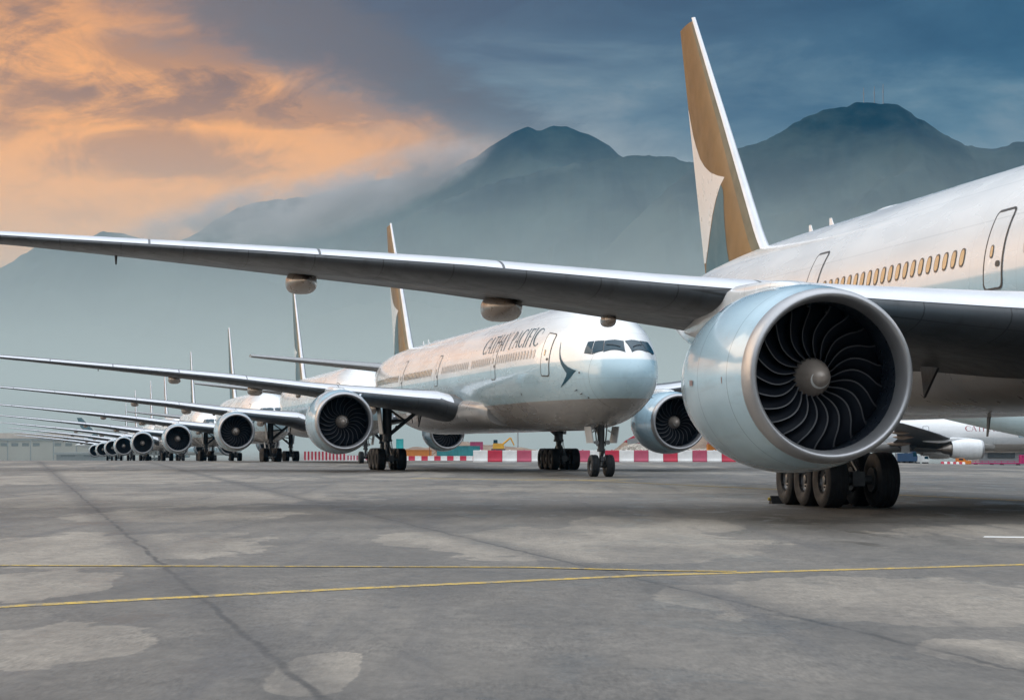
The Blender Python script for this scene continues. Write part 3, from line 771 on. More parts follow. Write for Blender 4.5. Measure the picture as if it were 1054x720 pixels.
def m_sidebrace(sg):     # sg: +1 -> inboard is +y
    b=MB(); b.rod((0,sg*.15,2.15),(.15,sg*2.25,3.9),.12,.12); b.rod((0,sg*.2,2.95),(0,sg*1.15,3.05),.07); b.rod((0,sg*.25,3.6),(.05,sg*1.1,3.0),.06)
    b.rod((.05,sg*1.5,3.3),(.1,sg*1.55,2.85),.03); b.rod((-.1,0,2.2),(-1.9,sg*.1,3.9),.12,.12); b.rod((.1,sg*.1,1.9),(.25,sg*.55,2.7),.045)
    b.add([(2.9,sg*1.75,3.75),(1.1,sg*1.75,3.75),(1.5,sg*1.72,2.6),(2.9,sg*1.69,3.75),(1.1,sg*1.69,3.75),(1.5,sg*1.66,2.6)],[(0,1,2),(5,4,3),(0,3,4,1),(1,4,5,2),(2,5,3,0)]); return b.mesh('side_brace',GEAR)
def m_geardoor(sg):
    b=MB(); b.box((-.2,-sg*.42,3.05),(1.5,.05,1.75),0,Matrix.Rotation(R(6*sg),3,'X'),.9); b.box((0,-sg*.28,2.7),(.12,.26,.08)); return b.mesh('gear_door',GDOOR,False)
def m_nosegear():
    b=MB(); z=.52
    b.rod((0,-.42,z),(0,.42,z),.09); b.rod((0,0,z),(0,0,1.35),.10,.10,16,1); b.rod((0,0,1.2),(-.05,0,2.75),.16,.18,20)
    b.rod((0,0,1.18),(0,0,1.32),.20); b.rod((0,0,1.75),(-1.3,0,2.6),.09); b.rod((0,-.35,1.62),(0,.35,1.62),.06)
    b.box((.22,0,.85),(.30,.16,.06),0,Matrix.Rotation(R(48),3,'Y')); b.box((.22,0,1.1),(.30,.16,.06),0,Matrix.Rotation(R(-48),3,'Y'))
    b.rod((.2,.1,1.3),(.3,.14,.75),.02,n=6)
    for sg in (-1,1): b.rod((.12,sg*.27,1.62),(.24,sg*.27,1.62),.09,.11,16,1); b.rod((0,sg*.2,1.45),(-.05,sg*.3,2.4),.03)
    return b.mesh('nose_gear',[GEAR,GEARL],True,40)
def m_nosedoor(sg):
    b=MB(); b.box((.1,sg*.62,1.98),(1.35,.04,.78),0,Matrix.Rotation(R(-9*sg),3,'X'),.92); b.rod((.1,sg*.3,2.2),(.1,sg*.6,2.0),.03); return b.mesh('gear_door',GDOOR,False)
def m_ant(kind):
    b=MB()
    if kind=='blade':
        b.add([(.25,.02,0),(-.25,.02,0),(-.25,-.02,0),(.25,-.02,0),(-.08,.008,.40),(-.28,.008,.40),(-.28,-.008,.40),(-.08,-.008,.40)],[(0,1,2,3),(4,7,6,5),(0,4,5,1),(2,6,7,3),(0,3,7,4),(1,5,6,2)]); return b.mesh('blade_antenna',NACW,False)
    if kind=='dome':
        rows=[]
        for i in range(9):
            v=i/8*PI/2
            rows.append([(1.9*cos(a)*cos(v),.85*sin(a)*cos(v),.20*sin(v)**.8) for a in [2*PI*j/28 for j in range(28)]])
        b.grid(rows,0,True); return b.mesh('radome_dome',NACW)
    b.add([(.09,.015,.1),(-.14,.015,.1),(-.14,-.015,.1),(.09,-.015,.1),(-.10,.008,-.5),(-.2,.008,-.5),(-.2,-.008,-.5),(-.10,-.008,-.5)],[(0,1,2,3),(4,7,6,5),(0,4,5,1),(2,6,7,3),(0,3,7,4),(1,5,6,2)]); return b.mesh('drain_mast',GEAR,False)

ES,EY,EZ=24.91,9.61,2.812
def airliner(label,N,a,short=False,lod=0,group=None,fin='green',liv=LIV,nac=NAC,text=None,sca=1.,z=None,engdz=0.,emblem=True):
    """N: nose point on the ground plan, a: heading (0 = nose straight at the photographer). lod 0 near, 1 middle, 2 far"""
    phi=a-PI/2; F=Vector((sin(a),-cos(a))); o_s=33*sca
    x=N[0]-o_s*F.x; y=N[1]-o_s*F.y
    if z is None: z=gz(x,y)
    jit=random.uniform(0,6)
    root=link('airliner',None,None,(x,y,z),(0,0,phi),(sca,)*3); tag(root,label,'airliner',group)
    dw=dws(short); dt=dts(short); P=lambda name,key,fn,parent=root,loc=(0,0,0),rot=None: link(name,cached(key,fn),parent,loc,rot)
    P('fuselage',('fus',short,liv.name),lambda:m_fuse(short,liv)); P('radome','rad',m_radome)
    P('belly_fairing','belly',m_belly,root,(dw,0,0))
    for i in range(3):
        for sg in (1,-1): P('cockpit_window',('pane',i,sg),lambda:m_pane(i,sg))
    if emblem and lod<2: P('nose_emblem','emb',m_emblem)
    if text and lod<2:
        for me in cached(('txt',)+text[:4]+(text[4].name,),lambda:letters('CATHAY PACIFIC',*text)): link('letter',me,root)
    doors=[(5.93,1,6.78,4.74),(5.93,-1,6.78,4.74)]
    if not short: doors+=[(16.0,1,6.85,4.86),(32.95,1,6.82,4.98),(46.2,1,7.0,5.0),(59.5,1,7.0,5.2)]
    if lod<2:
        for s,sg,zt,zs in doors:
            d=P('door',('door',s,sg),lambda:m_door(s,sg,zt,zs))
            if lod==0: P('door_window',('dw',s,sg),lambda:m_doorwin(s,sg),d); P('door_handle',('dh',s,sg),lambda:m_handle(s,sg),d)
    if lod==0:
        ws=[7.6+.533*k for k in range(15)]+[17.2+.533*k for k in range(10)]+[23.2+.533*k for k in range(16)]+[34.86+.533*k for k in range(20)]+[47.6+.533*k for k in range(21)]
        for s in ws: P('cabin_window',('win',round(s,2)),lambda:m_window(s,1))
        for s in (53.2,55.3): P('blade_antenna','antb',lambda:m_ant('blade'),root,(33-s,0,ftop(math.sqrt(s))-.02))
        P('satellite_dome','antd',lambda:m_ant('dome'),root,(33-46.4,0,8.24)); P('drain_mast','mast',lambda:m_ant('mast'),root,(33-40.5,0,2.2))
    if lod<2:
        for ps,pz in ((2.9,4.02),(2.55,3.86)): P('pitot_probe',('pp',ps),lambda:m_probe_nose(ps,pz))
        for ps,pz in ((2.35,4.8),(2.2,3.66),(10.5,4.0)): P('static_port',('sp',ps),lambda:m_port(ps,pz))
        for sg in (1,-1): P('wiper',('wip',sg),lambda:m_wiper(sg))
    for sg in (1,-1):
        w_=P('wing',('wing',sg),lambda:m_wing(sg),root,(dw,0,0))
        for i in range(7): P('slat',('slat',i,sg),lambda:m_slat(i,sg),w_)
        for yy,ln,wd,hh,aa in ((6.2,4.4,.7,.8,.72),(13.2,3.8,.95,.68,.62),(18.0,3.3,.78,.58,.60)): P('flap_fairing',('ff',yy,sg),lambda:m_flapfair(yy,sg,ln,wd,hh,aa),w_)
        if lod<2:
            P('flap_fairing',('ff',10.6,sg),lambda:m_flapfair(10.6,sg,1.6,.30,.34,.82),w_)
            P('static_mast',('pr',22.6,sg),lambda:m_probe(22.6,sg),w_)
        P('tailplane',('hst',sg),lambda:m_hstab(sg),root,(dt,0,0))
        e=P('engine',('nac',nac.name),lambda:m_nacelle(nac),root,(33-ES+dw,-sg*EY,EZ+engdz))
        P('inlet_lip','lip',m_lip,e); P('inlet_duct','duct',m_duct,e); P('spinner','spin',m_spinner,e,(0,0,0),(sg*1.1+.4+jit,0,0)); P('pylon','pyl',m_pylon,e)
        P('exhaust_nozzle','exh',m_exhaust,e)
        if lod<2:
            for k in range(NB): P('fan_blade','blade',m_blade,e,(0,0,0),(2*PI*(k+.3)/NB+jit*sg,0,0))
        if lod==0:
            P('cowl_placard','plac',m_placards,e)
            P('cowl_latch','latch',m_latches,e); P('nacelle_strake',('strake',sg),lambda:m_strake(sg),e)
        g_=P('main_gear','mg',m_maingear,root,(33-37.1+dw,-sg*5.38,0))
        for dx in (1.45,0,-1.45):
            for dy in (-.63,.63): P('wheel','wh',lambda:m_wheel(.66,.53,.30),g_,(dx,dy,.652))
        P('side_brace',('sb',sg),lambda:m_sidebrace(sg),g_); P('gear_door',('gd',sg),lambda:m_geardoor(sg),g_)
    ng=P('nose_gear','ng',m_nosegear,root,(33-5.6,0,0))
    for dy in (-.37,.37): P('wheel','nwh',lambda:m_wheel(.525,.40,.24),ng,(0,dy,.52))
    for sg in (1,-1): P('gear_door',('nd',sg),lambda:m_nosedoor(sg),ng)
    fm={'green':FINM,'red':FINR,'teal':FINT}[fin]
    f_=P('tail_fin',('fin',fin),lambda:m_fin(fm),root,(dt,0,0)); P('leading_edge','finle',m_finle,f_)
    if fin!='red':
        for sg in (1,-1):
            P('fin_emblem',('fe',sg),lambda:m_finemblem(sg),f_)
            if fin=='green': P('fin_lower_panel',('ft',sg),lambda:m_finteal(sg),f_)
    return root
TXT=(19.9,7.35,6.32,7.18,TEAL)
G='airliners parked nose to tail along the apron'
airliner('white airliner nearest the camera, its huge open engine facing us at right',(19.81,16.84),.18,False,0,G,text=TXT,engdz=-.06)
airliner('second airliner in the row, whole nose, cockpit windows and lettering in view',(5.389,96.517),.2105,False,0,G,text=TXT)
row=[(3,243.7,193,'teal','third airliner in the row, nose behind the tailplane of the lettered one'),(4,183.4,260,'teal','fourth airliner in the row, round engine just left of the third airliner\'s engine'),(5,147,328,'teal','fifth airliner in the row, with teal fin, its engine left of the fourth one\'s'),(6,127.5,396,'red','sixth airliner, red finned, first of the small hazy ones down the row'),(7,116,464,'red','seventh airliner, red finned, between two hazy neighbours down the row'),(8,106,532,'red','eighth airliner, last but one in the hazy row, shortest of the red fins'),(9,98,600,'teal','farthest airliner at the very end of the hazy row')]
for i,px,D,fin,lab in row:
    a=.2105; ex=at(px,D); es=ES-5.3; a+=(.0,.006,-.005,.004,-.007,.005,-.003)[i-3]
    # engine lip position -> nose position
    nx=ex+es*sin(a)+EY*cos(a); ny=D-es*cos(a)+EY*sin(a)
    airliner(lab,(nx,ny),a,True,1 if i<5 else 2,G,fin)

# wheel chocks at the nearest airliner's main gear
CH_=mat('chock_rubber',(.03,.03,.03),.8,0,0,.2,5); CHY=mat('chock_yellow_paint',(.5,.36,.04),.6,0,0,.2,5)
def on_plane(N,a,s,y): return (N[0]-s*sin(a)-y*cos(a),N[1]+s*cos(a)-y*sin(a))
for s_,lab in ((39.3,'dark rubber wheel chock behind the rearmost wheel of the nearest airliner'),):
    p=on_plane((19.81,16.84),.18,s_,6.12); r=link('wheel_chock',None,None,(p[0],p[1],0),(0,0,.18-PI/2)); tag(r,lab,'wheel chock')
    b=MB(); b.add([(-.14,-.24,0),(.14,-.24,0),(.03,-.24,.2),(-.03,-.24,.2),(-.14,.24,0),(.14,.24,0),(.03,.24,.2),(-.03,.24,.2)],[(0,1,2,3),(7,6,5,4),(0,4,5,1),(1,5,6,2),(2,6,7,3),(3,7,4,0)]); link('wedge',b.mesh('wedge',CH_,False),r)
    b=MB(); b.rod((0,-.30,.12),(0,-.24,.12),.04,n=8); link('rope_eye',b.mesh('rope_eye',CHY),r)

# ------------------------------------------------------------------ mountains
def hill_mat(name,c1,c2):
    m,t,b=new_mat(name); tc=t.new('ShaderNodeTexCoord').outputs['Object']
    n=t.noise(t.mapping(tc,sca=(.004,.004,.006)),1,10,.68); 
    t.put(b.inputs['Base Color'],t.mix(t.mr(n,.35,.65),c1,c2)); b.inputs['Roughness'].default_value=.9; b.inputs['Specular IOR Level'].default_value=.1
    return m
HM=hill_mat('wooded_slope',(.004,.012,.018),(.040,.055,.052))
def mountain(name,D,pts,depth,seed,amp=.20,foot=-8):
    xs_=[p[0] for p in pts]; f=pchip(xs_,[p[1] for p in pts]); b=MB(); rows=[]
    nx=300; nv=54
    for j in range(nv+1):
        v=j/nv*1.35; row=[]
        for i in range(nx+1):
            px=lerp(xs_[0],xs_[-1],i/nx); py=f(px); X=at(px,D); H=(HOR-py)/FPX*D+CH
            fr=mnoise.fractal(Vector((X*.0042+seed,seed*3.1,0)),.9,2.1,6)
            H=H+fr*10+5*mnoise.fractal(Vector((X*.03+seed,seed,2.)),.7,2.1,4)
            Yd=D-depth*(1-v) if v<=1 else D+depth*(v-1)
            t=v if v<=1 else 1-(v-1)*1.6
            gul=abs(mnoise.fractal(Vector((X*.0016+seed,Yd*.0010,seed)),.9,2.1,6))
            fine=mnoise.fractal(Vector((X*.012,Yd*.012,seed)),.8,2.,4)
            z=foot+(H-foot)*(t**1.15 if t>0 else 0)
            z+=-(H-foot)*amp*2.2*gul*(4*t*(1-t)) +fine*8*t*(1 if v<1 else .3)*(1-.85*(t>.98))
            row.append((X,Yd,z))
        rows.append(row)
    b.grid(rows); o=link(name,b.mesh(name,HM,True,80)); return tag(o,None,None,kind='structure')
# outlines: bearing (px) and height (px) of the skyline, turned into metres at the distance of each ridge
mountain('mountain',6600,[(-420,330),(-200,300),(60,290),(140,262),(200,241),(222,226),(268,208),(330,200),(382,187),(440,182),(482,166),(512,147),(530,135),(545,129),(557,133),(572,128),(590,134),(622,147),(642,162),(690,175),(800,205),(900,240)],1900,1.3)
mountain('mountain',6000,[(280,330),(360,268),(420,222),(470,201),(520,185),(560,176),(600,168),(650,160),(690,163),(714,166),(735,166),(760,180),(860,230),(1000,280)],1700,5.1)
mountain('mountain',5300,[(560,330),(640,238),(700,186),(740,160),(760,153),(790,142),(830,120),(852,113),(870,110),(886,107),(916,108),(940,118),(980,142),(1000,149),(1015,152),(1032,151),(1043,146),(1054,147),(1090,160),(1200,190),(1400,250),(1600,330)],1900,9.7)
mountain('mountain',5200,[(-700,380),(-400,330),(-200,308),(-60,297),(0,276),(45,252),(80,244),(115,239),(150,246),(210,262),(300,300),(420,345)],1500,14.2)
mountain('hill',4300,[(180,420),(250,372),(310,334),(350,318),(384,311),(420,310),(470,318),(560,312),(620,322),(720,318),(820,340),(960,330),(1100,350),(1300,380)],900,21.)
# radio masts on the right-hand summit
mm=mat('mast_steel',(.25,.26,.27),.5,.4)
for i,(px,dz,lab) in enumerate(((889,27,'short lattice radio mast, leftmost of three on the right-hand summit'),(900,31,'middle lattice radio mast of three on the right-hand summit'),(909,36,'tallest lattice radio mast on the right-hand summit, rightmost of three'))):
    D=5300; z0=(HOR-108.5)/FPX*D+12
    r=link('radio_mast',None,None,(at(px,D),D,z0)); tag(r,lab,'radio mast','radio masts on the summit')
    b=MB(); b.rod((0,0,-30),(0,0,dz+6),1.6,.9,6); link('lattice_pole',b.mesh('lattice_pole',mm,False),r)
    b=MB(); b.rod((0,0,dz*.55),(0,0,dz*.75),1.7,1.7,8); link('antenna_drum',b.mesh('antenna_drum',mm,False),r)

# ------------------------------------------------------------------ barriers and works behind the row
BR=mat('red_barrier_plastic',(.50,.022,.055),.5,0,0,.18,.9); BW=mat('white_barrier_plastic',(.78,.76,.73),.5,0,0,.14,.9)
BRD=mat('faded_red_barrier_plastic',(.46,.075,.13),.55,0,0,.15,.9)
def m_barrier(wd,h,mt):
    b=MB(); pf=[(-.30,0),(-.30,.12),(-.24,.20),(-.15,.42),(-.13,h-.04),(-.10,h),(.10,h),(.13,h-.04),(.15,.42),(.24,.20),(.30,.12),(.30,0)]
    rows=[[(x,y,z) for y,z in pf] for x in (-wd/2,-wd/2+.03,wd/2-.03,wd/2)]
    for k in (0,3): rows[k]=[(x,y*.93,z*.985) for x,y,z in rows[k]]
    b.grid(rows); b.poly(rows[0]); b.poly(rows[-1])
    b.rod((0,0,h),(0,0,h+.05),.07,n=10)
    for sx in (-.35,.35): b.box((sx*wd,-.262,.08),(.22*wd,.03,.10))
    return b.mesh('barrier_block',mt,True,30)
D=197.; w0=1.335
names={0:'red',1:'white'}
for k in range(-1,21):
    c=k%2; px=502+15.04*(k+.5); x=at(px,D)
    m_=BW if c else (BR if k%4==0 else BRD)
    key=('bar',m_.name)
    o=link('barrier_block',cached(key,lambda:m_barrier(w0-.02,1.05,m_)),None,(x,D,gz(x,D)))
    o.rotation_euler=(0,0,R(random.uniform(-1.5,1.5)))
    if k<6:
        lab=f"{['first','second','third','fourth','fifth','sixth','seventh'][k+1]} block from the left, {names[c]}, in the big red and white barrier row"
    elif k<17: lab=f"{'faded red' if (not c and k%4) else names[c]} block, number {k+2} from the left in the big barrier row"
    else: lab=f"{names[c]} block of the big barrier row hidden behind the nearest engine"
    tag(o,lab,'barrier','red and white barrier blocks behind the second airliner')
D=500.
for k in range(17):
    c=k%2; px=394+6.62*(k+.5); x=at(px,D); m_=BW if c else BR
    o=link('barrier_block',cached(('bar2',m_.name),lambda:m_barrier(1.47,1.05,m_)),None,(x,D,gz(x,D)))
    tag(o,f'small far {names[c]} block of the distant barrier row below the containers','barrier','distant red and white barrier blocks below the containers')
    o['group']='distant '+names[c]+' barrier blocks below the containers'
# striped hoarding left of the second airliner's gear
def hoarding(px0,px1,D,h,n,label,m1,m2):
    r=link('striped_hoarding',None,None,(at(px0,D),D,gz(at(px0,D),D))); tag(r,label,'hoarding')
    W_=at(px1,D)-at(px0,D); b=MB(); 
    for k in range(n): b.box(((k+.5)*W_/n,(k%2)*.05,h/2+.1),(W_/n-.012,.06,h-.1*(k%2)),k%2)
    link('striped_panel',b.mesh('striped_panel',[m1,m2],False),r)
    b=MB(); b.box((W_/2,.14,.06),(W_,.4,.1)); b.box((W_/2,.14,h*.7),(W_,.08,.1)); link('base_rail',b.mesh('base_rail',BW,False),r)
hoarding(313,357,430,1.75,24,'red and white striped hoarding seen under the second airliner\'s wing',BR,BW)
hoarding(357.5,398,455,1.0,26,'lower reddish striped hoarding beside the big wheels of the second airliner',BRD,BW)
# earth heaps
def earth_mat(name,c1,c2,sc_):
    m,t,b=new_mat(name); tc=t.new('ShaderNodeTexCoord').outputs['Object']; n=t.noise(tc,sc_,8,.7)
    t.put(b.inputs['Base Color'],t.mix(t.mr(n,.32,.68),c1,c2)); b.inputs['Roughness'].default_value=.95
    bn=t.new('ShaderNodeBump'); bn.inputs['Distance'].default_value=.5; t.put(bn.inputs['Height'],n); t.l.new(bn.outputs[0],b.inputs['Normal']); return m
EARTH=earth_mat('brown_earth',(.15,.10,.07),(.26,.19,.14),.25); GRAV=earth_mat('pale_gravel',(.10,.085,.07),(.62,.56,.48),1.6)
def heap(name,px0,px1,D,pts,depth,mt,label,seed,cat='heap',bumps=.3):
    f=pchip([p[0] for p in pts],[p[1] for p in pts]); b=MB(); rows=[]
    zb=gz(at((px0+px1)/2,D),D)
    for j in range(25):
        v=j/24; row=[]
        for i in range(81):
            px=lerp(px0,px1,i/80); X=at(px,D); H=max(0,(HOR-f(px))/FPX*D+CH-zb)*sin(PI*min(1,max(0,i/80*1.0)))**.25
            yy=D+depth*(v-.5)
            n=mnoise.fractal(Vector((X*.22+seed,yy*.22,seed)),.8,2.,5)
            row.append((X,yy,zb-.3+H*sin(PI*v)**.8*(1+0*n)+n*bumps*sin(PI*v)))
        rows.append(row)
    b.grid(rows); o=link(name,b.mesh(name,mt,True,80)); return tag(o,label,cat)
heap('earth_mound',405,640,560,[(405,474),(412,455),(425,453),(440,456),(452,453),(470,452),(500,456),(520,458),(560,462),(640,472)],50,EARTH,'long low brown earth mound behind the orange and teal containers',2.,'mound')
heap('earth_mound',615,800,420,[(615,472),(635,455),(652,443),(672,437),(690,436),(720,438),(760,445),(800,470)],40,EARTH,'brown earth mound behind the gravel heap near the second airliner\'s nose',7.,'mound')
heap('gravel_heap',624,790,385,[(624,474),(632,462),(645,455),(660,454),(680,457),(700,461),(735,460),(760,463),(790,473)],14,GRAV,'pale gravel heap behind the barrier row at the second airliner\'s nose',11.,'gravel heap',.8)
# containers and cabins
def container(name,px0,px1,D,h,col,label,cat='container',dep=2.4,base=0.,ribs=True):
    W_=at(px1,D)-at(px0,D); X=at((px0+px1)/2,D); r=link(name,None,None,(X,D,gz(X,D)+base)); tag(r,label,cat)
    mt=cached(('cm',)+col,lambda:mat('painted_steel',col,.5,0,0,.2,.6))
    b=MB(); n=int(W_/.35)
    rows=[[(-W_/2+.1+(W_-.2)*k/(n*2),-dep/2+(.04 if (k//1)%2 else .0),z) for k in range(n*2+1)] for z in (.15,h-.12)]
    b.grid(rows); b.box((0,.06,h/2),(W_-.2,dep-.1,h-.2)); link('corrugated_body',b.mesh('corrugated_body',mt,False),r)
    b=MB()
    for sx in (-1,1):
        for sy in (-1,1): b.box((sx*(W_/2-.06),sy*(dep/2-.03),h/2),(.14,.14,h))
    for z in (.08,h-.06): b.box((0,-dep/2+.0,z),(W_-.28,.10,.15)); b.box((0,dep/2-.0,z),(W_-.28,.10,.15))
    link('corner_frame',b.mesh('corner_frame',mt,False),r); return r
container('shipping_container',417,444,520,2.6,(.62,.22,.05),'orange shipping container on the left behind the distant barrier row')
container('shipping_container',450,494,515,2.5,(.03,.22,.25),'long teal shipping container below the far engine',base=1.0)
container('flatbed_trailer',447,497,513,1.0,(.60,.24,.07),'long orange flatbed carrying the teal container','trailer',2.4,0)
container('site_cabin',484,497,530,2.0,(.42,.07,.16),'magenta site cabin behind the teal container','cabin',2.4,2.6)
container('site_cabin',408,415,540,2.4,(.05,.42,.42),'small turquoise site cabin right of the second airliner\'s big gear','cabin',2.4,3.0)
container('equipment_trailer',728,748,330,1.7,(.75,.25,.03),'orange equipment trailer glimpsed between the two engines at right','trailer',2.4,.9)
container('equipment_box',729,742,332,1.3,(.52,.03,.16),'magenta box just above the orange trailer between the engines','box',2.,2.65)
# scaffold gate between the containers
r=link('scaffold_gate',None,None,(at(446,516),516,gz(at(446,516),516))); tag(r,'thin rusty scaffold gate between the orange and the teal container','scaffold')
RUST=mat('rusty_steel',(.30,.16,.10),.7,.2)
for sx in (-.9,.9):
    b=MB(); b.rod((sx,0,0),(sx,0,4.2),.12,n=8); link('post',b.mesh('post',RUST),r)
b=MB(); b.rod((-.9,0,4.),(.9,0,4.),.1,n=8); b.rod((-.9,0,2.4),(.9,0,2.4),.08,n=8); b.rod((-.9,0,.6),(.9,0,2.4),.06,n=8); link('cross_bar',b.mesh('cross_bar',RUST),r)
# gravel conveyor with red boom
r=link('conveyor',None,None,(at(655,400),400,gz(at(655,400),400))); tag(r,'red and grey inclined conveyor above the gravel heap, tip behind second airliner\'s nose','conveyor')
CR=mat('red_machine_paint',(.50,.03,.06),.45,0,.2,.15,.6); GY=mat('grey_machine_paint',(.28,.29,.29),.5,.3)
b=MB(); b.add([(-2.3,0,3.6),(2.2,0,6.2),(6,0,6.4),(6,0,2.2),(2.2,0,2.3),(-2.3,2,3.5),(2.2,2,6.2),(6,2,6.4),(6,2,2.2),(2.2,2,2.3)],[(0,4,3,2,1),(5,6,7,8,9),(0,1,6,5),(1,2,7,6),(2,3,8,7),(3,4,9,8),(4,0,5,9)]); link('boom',b.mesh('boom',CR,False),r)
b=MB(); b.box((1.5,-.03,4.1),(6.5,.2,1.),0,Matrix.Rotation(R(-12),3,'Y')); link('belt',b.mesh('belt',GY,False),r)
b=MB(); b.box((4,1,1.2),(3.,2.,2.4)); b.rod((1,1,0),(2,1,2.6),.2); link('chassis',b.mesh('chassis',GY,False),r)
# yellow excavator over the barrier row
YM=mat('yellow_machine_paint',(.70,.36,.03),.45,0,.2,.15,.6)
r=link('excavator',None,None,(at(513,520),520,gz(at(513,520),520)+1.5)); tag(r,'yellow excavator peeking over the first big red barrier block','excavator')
b=MB(); b.box((0,0,2.0),(2.8,2.2,1.3),0,None,.9); b.box((-.7,0,3.0),(1.1,1.4,1.),1,None,.85); link('body',b.mesh('body',[YM,GLASS],False),r)
b=MB(); b.rod((1,0,2.4),(2.9,0,4.0),.25,.2); b.rod((2.9,0,4.0),(3.8,0,2.2),.2,.15); link('arm',b.mesh('arm',YM),r)
b=MB(); b.box((0,-.8,.9),(3.4,.6,.9)); b.box((0,.8,.9),(3.4,.6,.9)); b.box((0,0,-.3),(3.8,2.6,1.4)); link('track',b.mesh('track',GEAR,False),r)

# ------------------------------------------------------------------ ground vehicles
CARW=mat('car_paint_dark',(.02,.03,.045),.25,0,.9); WV=mat('van_white_paint',(.72,.72,.70),.3,0,.6); BV=mat('truck_blue_paint',(.02,.06,.13),.35,0,.5); OV=mat('tug_orange_paint',(.72,.22,.03),.4,0,.3)
LAMP=mat('lamp_lens',(.7,.7,.66),.2)
def vehicle(name,px,D,label,cat,bodyp,cab,paint,wr,wx,face=1,extra=None):
    X=at(px,D); r=link(name,None,None,(X,D,gz(X,D)),(0,0,0 if face>0 else PI)); tag(r,label,cat)
    def prism(pf,wd,mi=0,b=None,inn=.0):
        n=len(pf); rows=[[(x,y,z) for x,z in pf] for y in (-wd/2,wd/2)]
        b.grid(rows,mi,True); b.poly(rows[0][::-1],mi); b.poly(rows[1],mi)
    b=MB(); prism(bodyp,1.9,0,b); link('body',b.mesh('body',paint,True,30),r)
    if cab: b=MB(); prism(cab,1.92,0,b); link('side_window',b.mesh('side_window',GLASS,False),r)
    for x in wx:
        for y in (-.8,.8): link('wheel',cached(('vw',wr),lambda:m_wheel(wr,.26,wr*.58)),r,(x,y,wr))
    L_=max(p[0] for p in bodyp)
    for y in (-.65,.65): 
        b=MB(); b.box((0,0,0),(.06,.28,.16)); link('headlight',b.mesh('headlight',LAMP,False),r,(L_+.01,y,.75))
    return r
carp=[(-2.2,.35),(2.2,.35),(2.25,.8),(1.2,1.0),(.5,1.5),(-1.4,1.52),(-2.15,1.0)]
vehicle('car',779,188,'dark car half hidden behind the nearest engine, right of the barriers','car',carp,[(-1.3,1.0),(1.0,1.0),(.45,1.42),(-1.25,1.44)],CARW,.33,(-1.35,1.35))
trk=[(-3.4,.6),(3.2,.6),(3.3,1.4),(2.7,2.3),(1.4,2.3),(1.4,2.0),(-3.4,2.0)]
vehicle('flatbed_truck',933,300,'dark blue truck just right of the nearest airliner\'s wheels','truck',[(x*.42,z*.8) for x,z in trk],[(.75,1.15),(1.32,1.15),(1.1,1.75),(.75,1.75)],BV,.35,(-.9,.9))
vehicle('utility_van',948,301,'small white box van beside the dark blue truck','van',[(-.95,.4),(.95,.4),(1.0,.9),(.8,1.25),(-.95,1.3)],[(.3,.85),(.9,.85),(.75,1.2),(.3,1.2)],WV,.28,(-.6,.6))
vehicle('tow_tug',991.5,300,'low orange tow tug below the white airliner\'s engine','tug',[(-.9,.25),(.9,.25),(.9,.7),(.2,.75),(-.1,1.05),(-.9,1.05)],[(-.8,.78),(-.2,.78),(-.25,1.0),(-.8,1.0)],OV,.26,(-.55,.55))
def longbar(name,px0,px1,D,label,cat,col):
    X=at((px0+px1)/2,D); W_=at(px1,D)-at(px0,D); r=link(name,None,None,(X,D,gz(X,D))); tag(r,label,cat)
    b=MB(); b.box((0,0,.45),(W_,1.3,.16)); 
    for k in range(int(W_/.9)): b.box((-W_/2+.45+.9*k,-.60,.62),(.06,.06,.3))
    b.box((0,-.60,.78),(W_,.06,.06)); link('deck',b.mesh('deck',col,False),r)
    for sx in (-.42,-.1,.1,.42):
        for y in (-.5,.5): link('wheel',cached(('vw',.2),lambda:m_wheel(.2,.16,.11)),r,(sx*W_,y,.2))
longbar('baggage_dolly',1000,1052,302,'long magenta baggage dolly train at the right edge under the white airliner','dolly',cached('magp',lambda:mat('magenta_paint',(.48,.03,.15),.45)))
container('cargo_box',1050,1066,303,1.2,(.52,.03,.16),'magenta cargo box at the right edge of the dolly train','box',1.4,.5)
D=299
for k in range(8):
    c=k%2; x=at(970+3.1*k,D); o=link('barrier_block',cached(('bar3',c),lambda:m_barrier(.40,.5,BW if c else BR)),None,(x,D,gz(x,D)))
    tag(o,f"tiny {names[c]} block of the short barrier row left of the orange tug",'barrier','tiny '+names[c]+' barrier blocks left of the orange tug')
# grey service building behind the white airliner's nose
SB=mat('grey_cladding',(.27,.28,.29),.6,0,0,.1,.3)
def building(name,px0,px1,D,h,dep,label,mt,rows=1,step=6.,roofc=None):
    X=at((px0+px1)/2,D); W_=at(px1,D)-at(px0,D); r=link(name,None,None,(X,D,gz(X,D)-.3)); tag(r,label,'building')
    b=MB(); b.box((0,dep/2,h/2),(W_,dep,h)); link('wall',b.mesh('wall',mt,False),r)
    b=MB(); b.box((0,dep/2,h+.4),(W_+1.6,dep+1.6,.8)); rf=link('roof',b.mesh('roof',roofc or GY,False),r)
    n=int(W_/step)
    for q in range(rows):
        for k in range(min(n,90//rows)):
            if random.random()<.15: continue
            b=MB(); b.box((0,0,0),(step*.62,.25,min(1.3,h*.32))); link('window',cached(('bw',step,h),lambda:b.mesh('window',GLASSD,False)),r,(-W_/2+step*(k+.5),-.06,h*.80-q*h*.4))
    return r,W_
GLASSD=mat('dull_window',(.06,.075,.085),.2,0,.4)
building('service_building',1008,1150,345,3.0,12,'grey service building under the nose of the white airliner at right',SB,1,7)
TB=mat('terminal_wall',(.40,.36,.30),.7,0,0,.1,.05); TR=mat('terminal_roof',(.16,.17,.18),.6)
r,W_=building('terminal_building',-190,92,900,8.6,40,'long pale terminal building on the hazy far left',TB,1,4.5,TR)
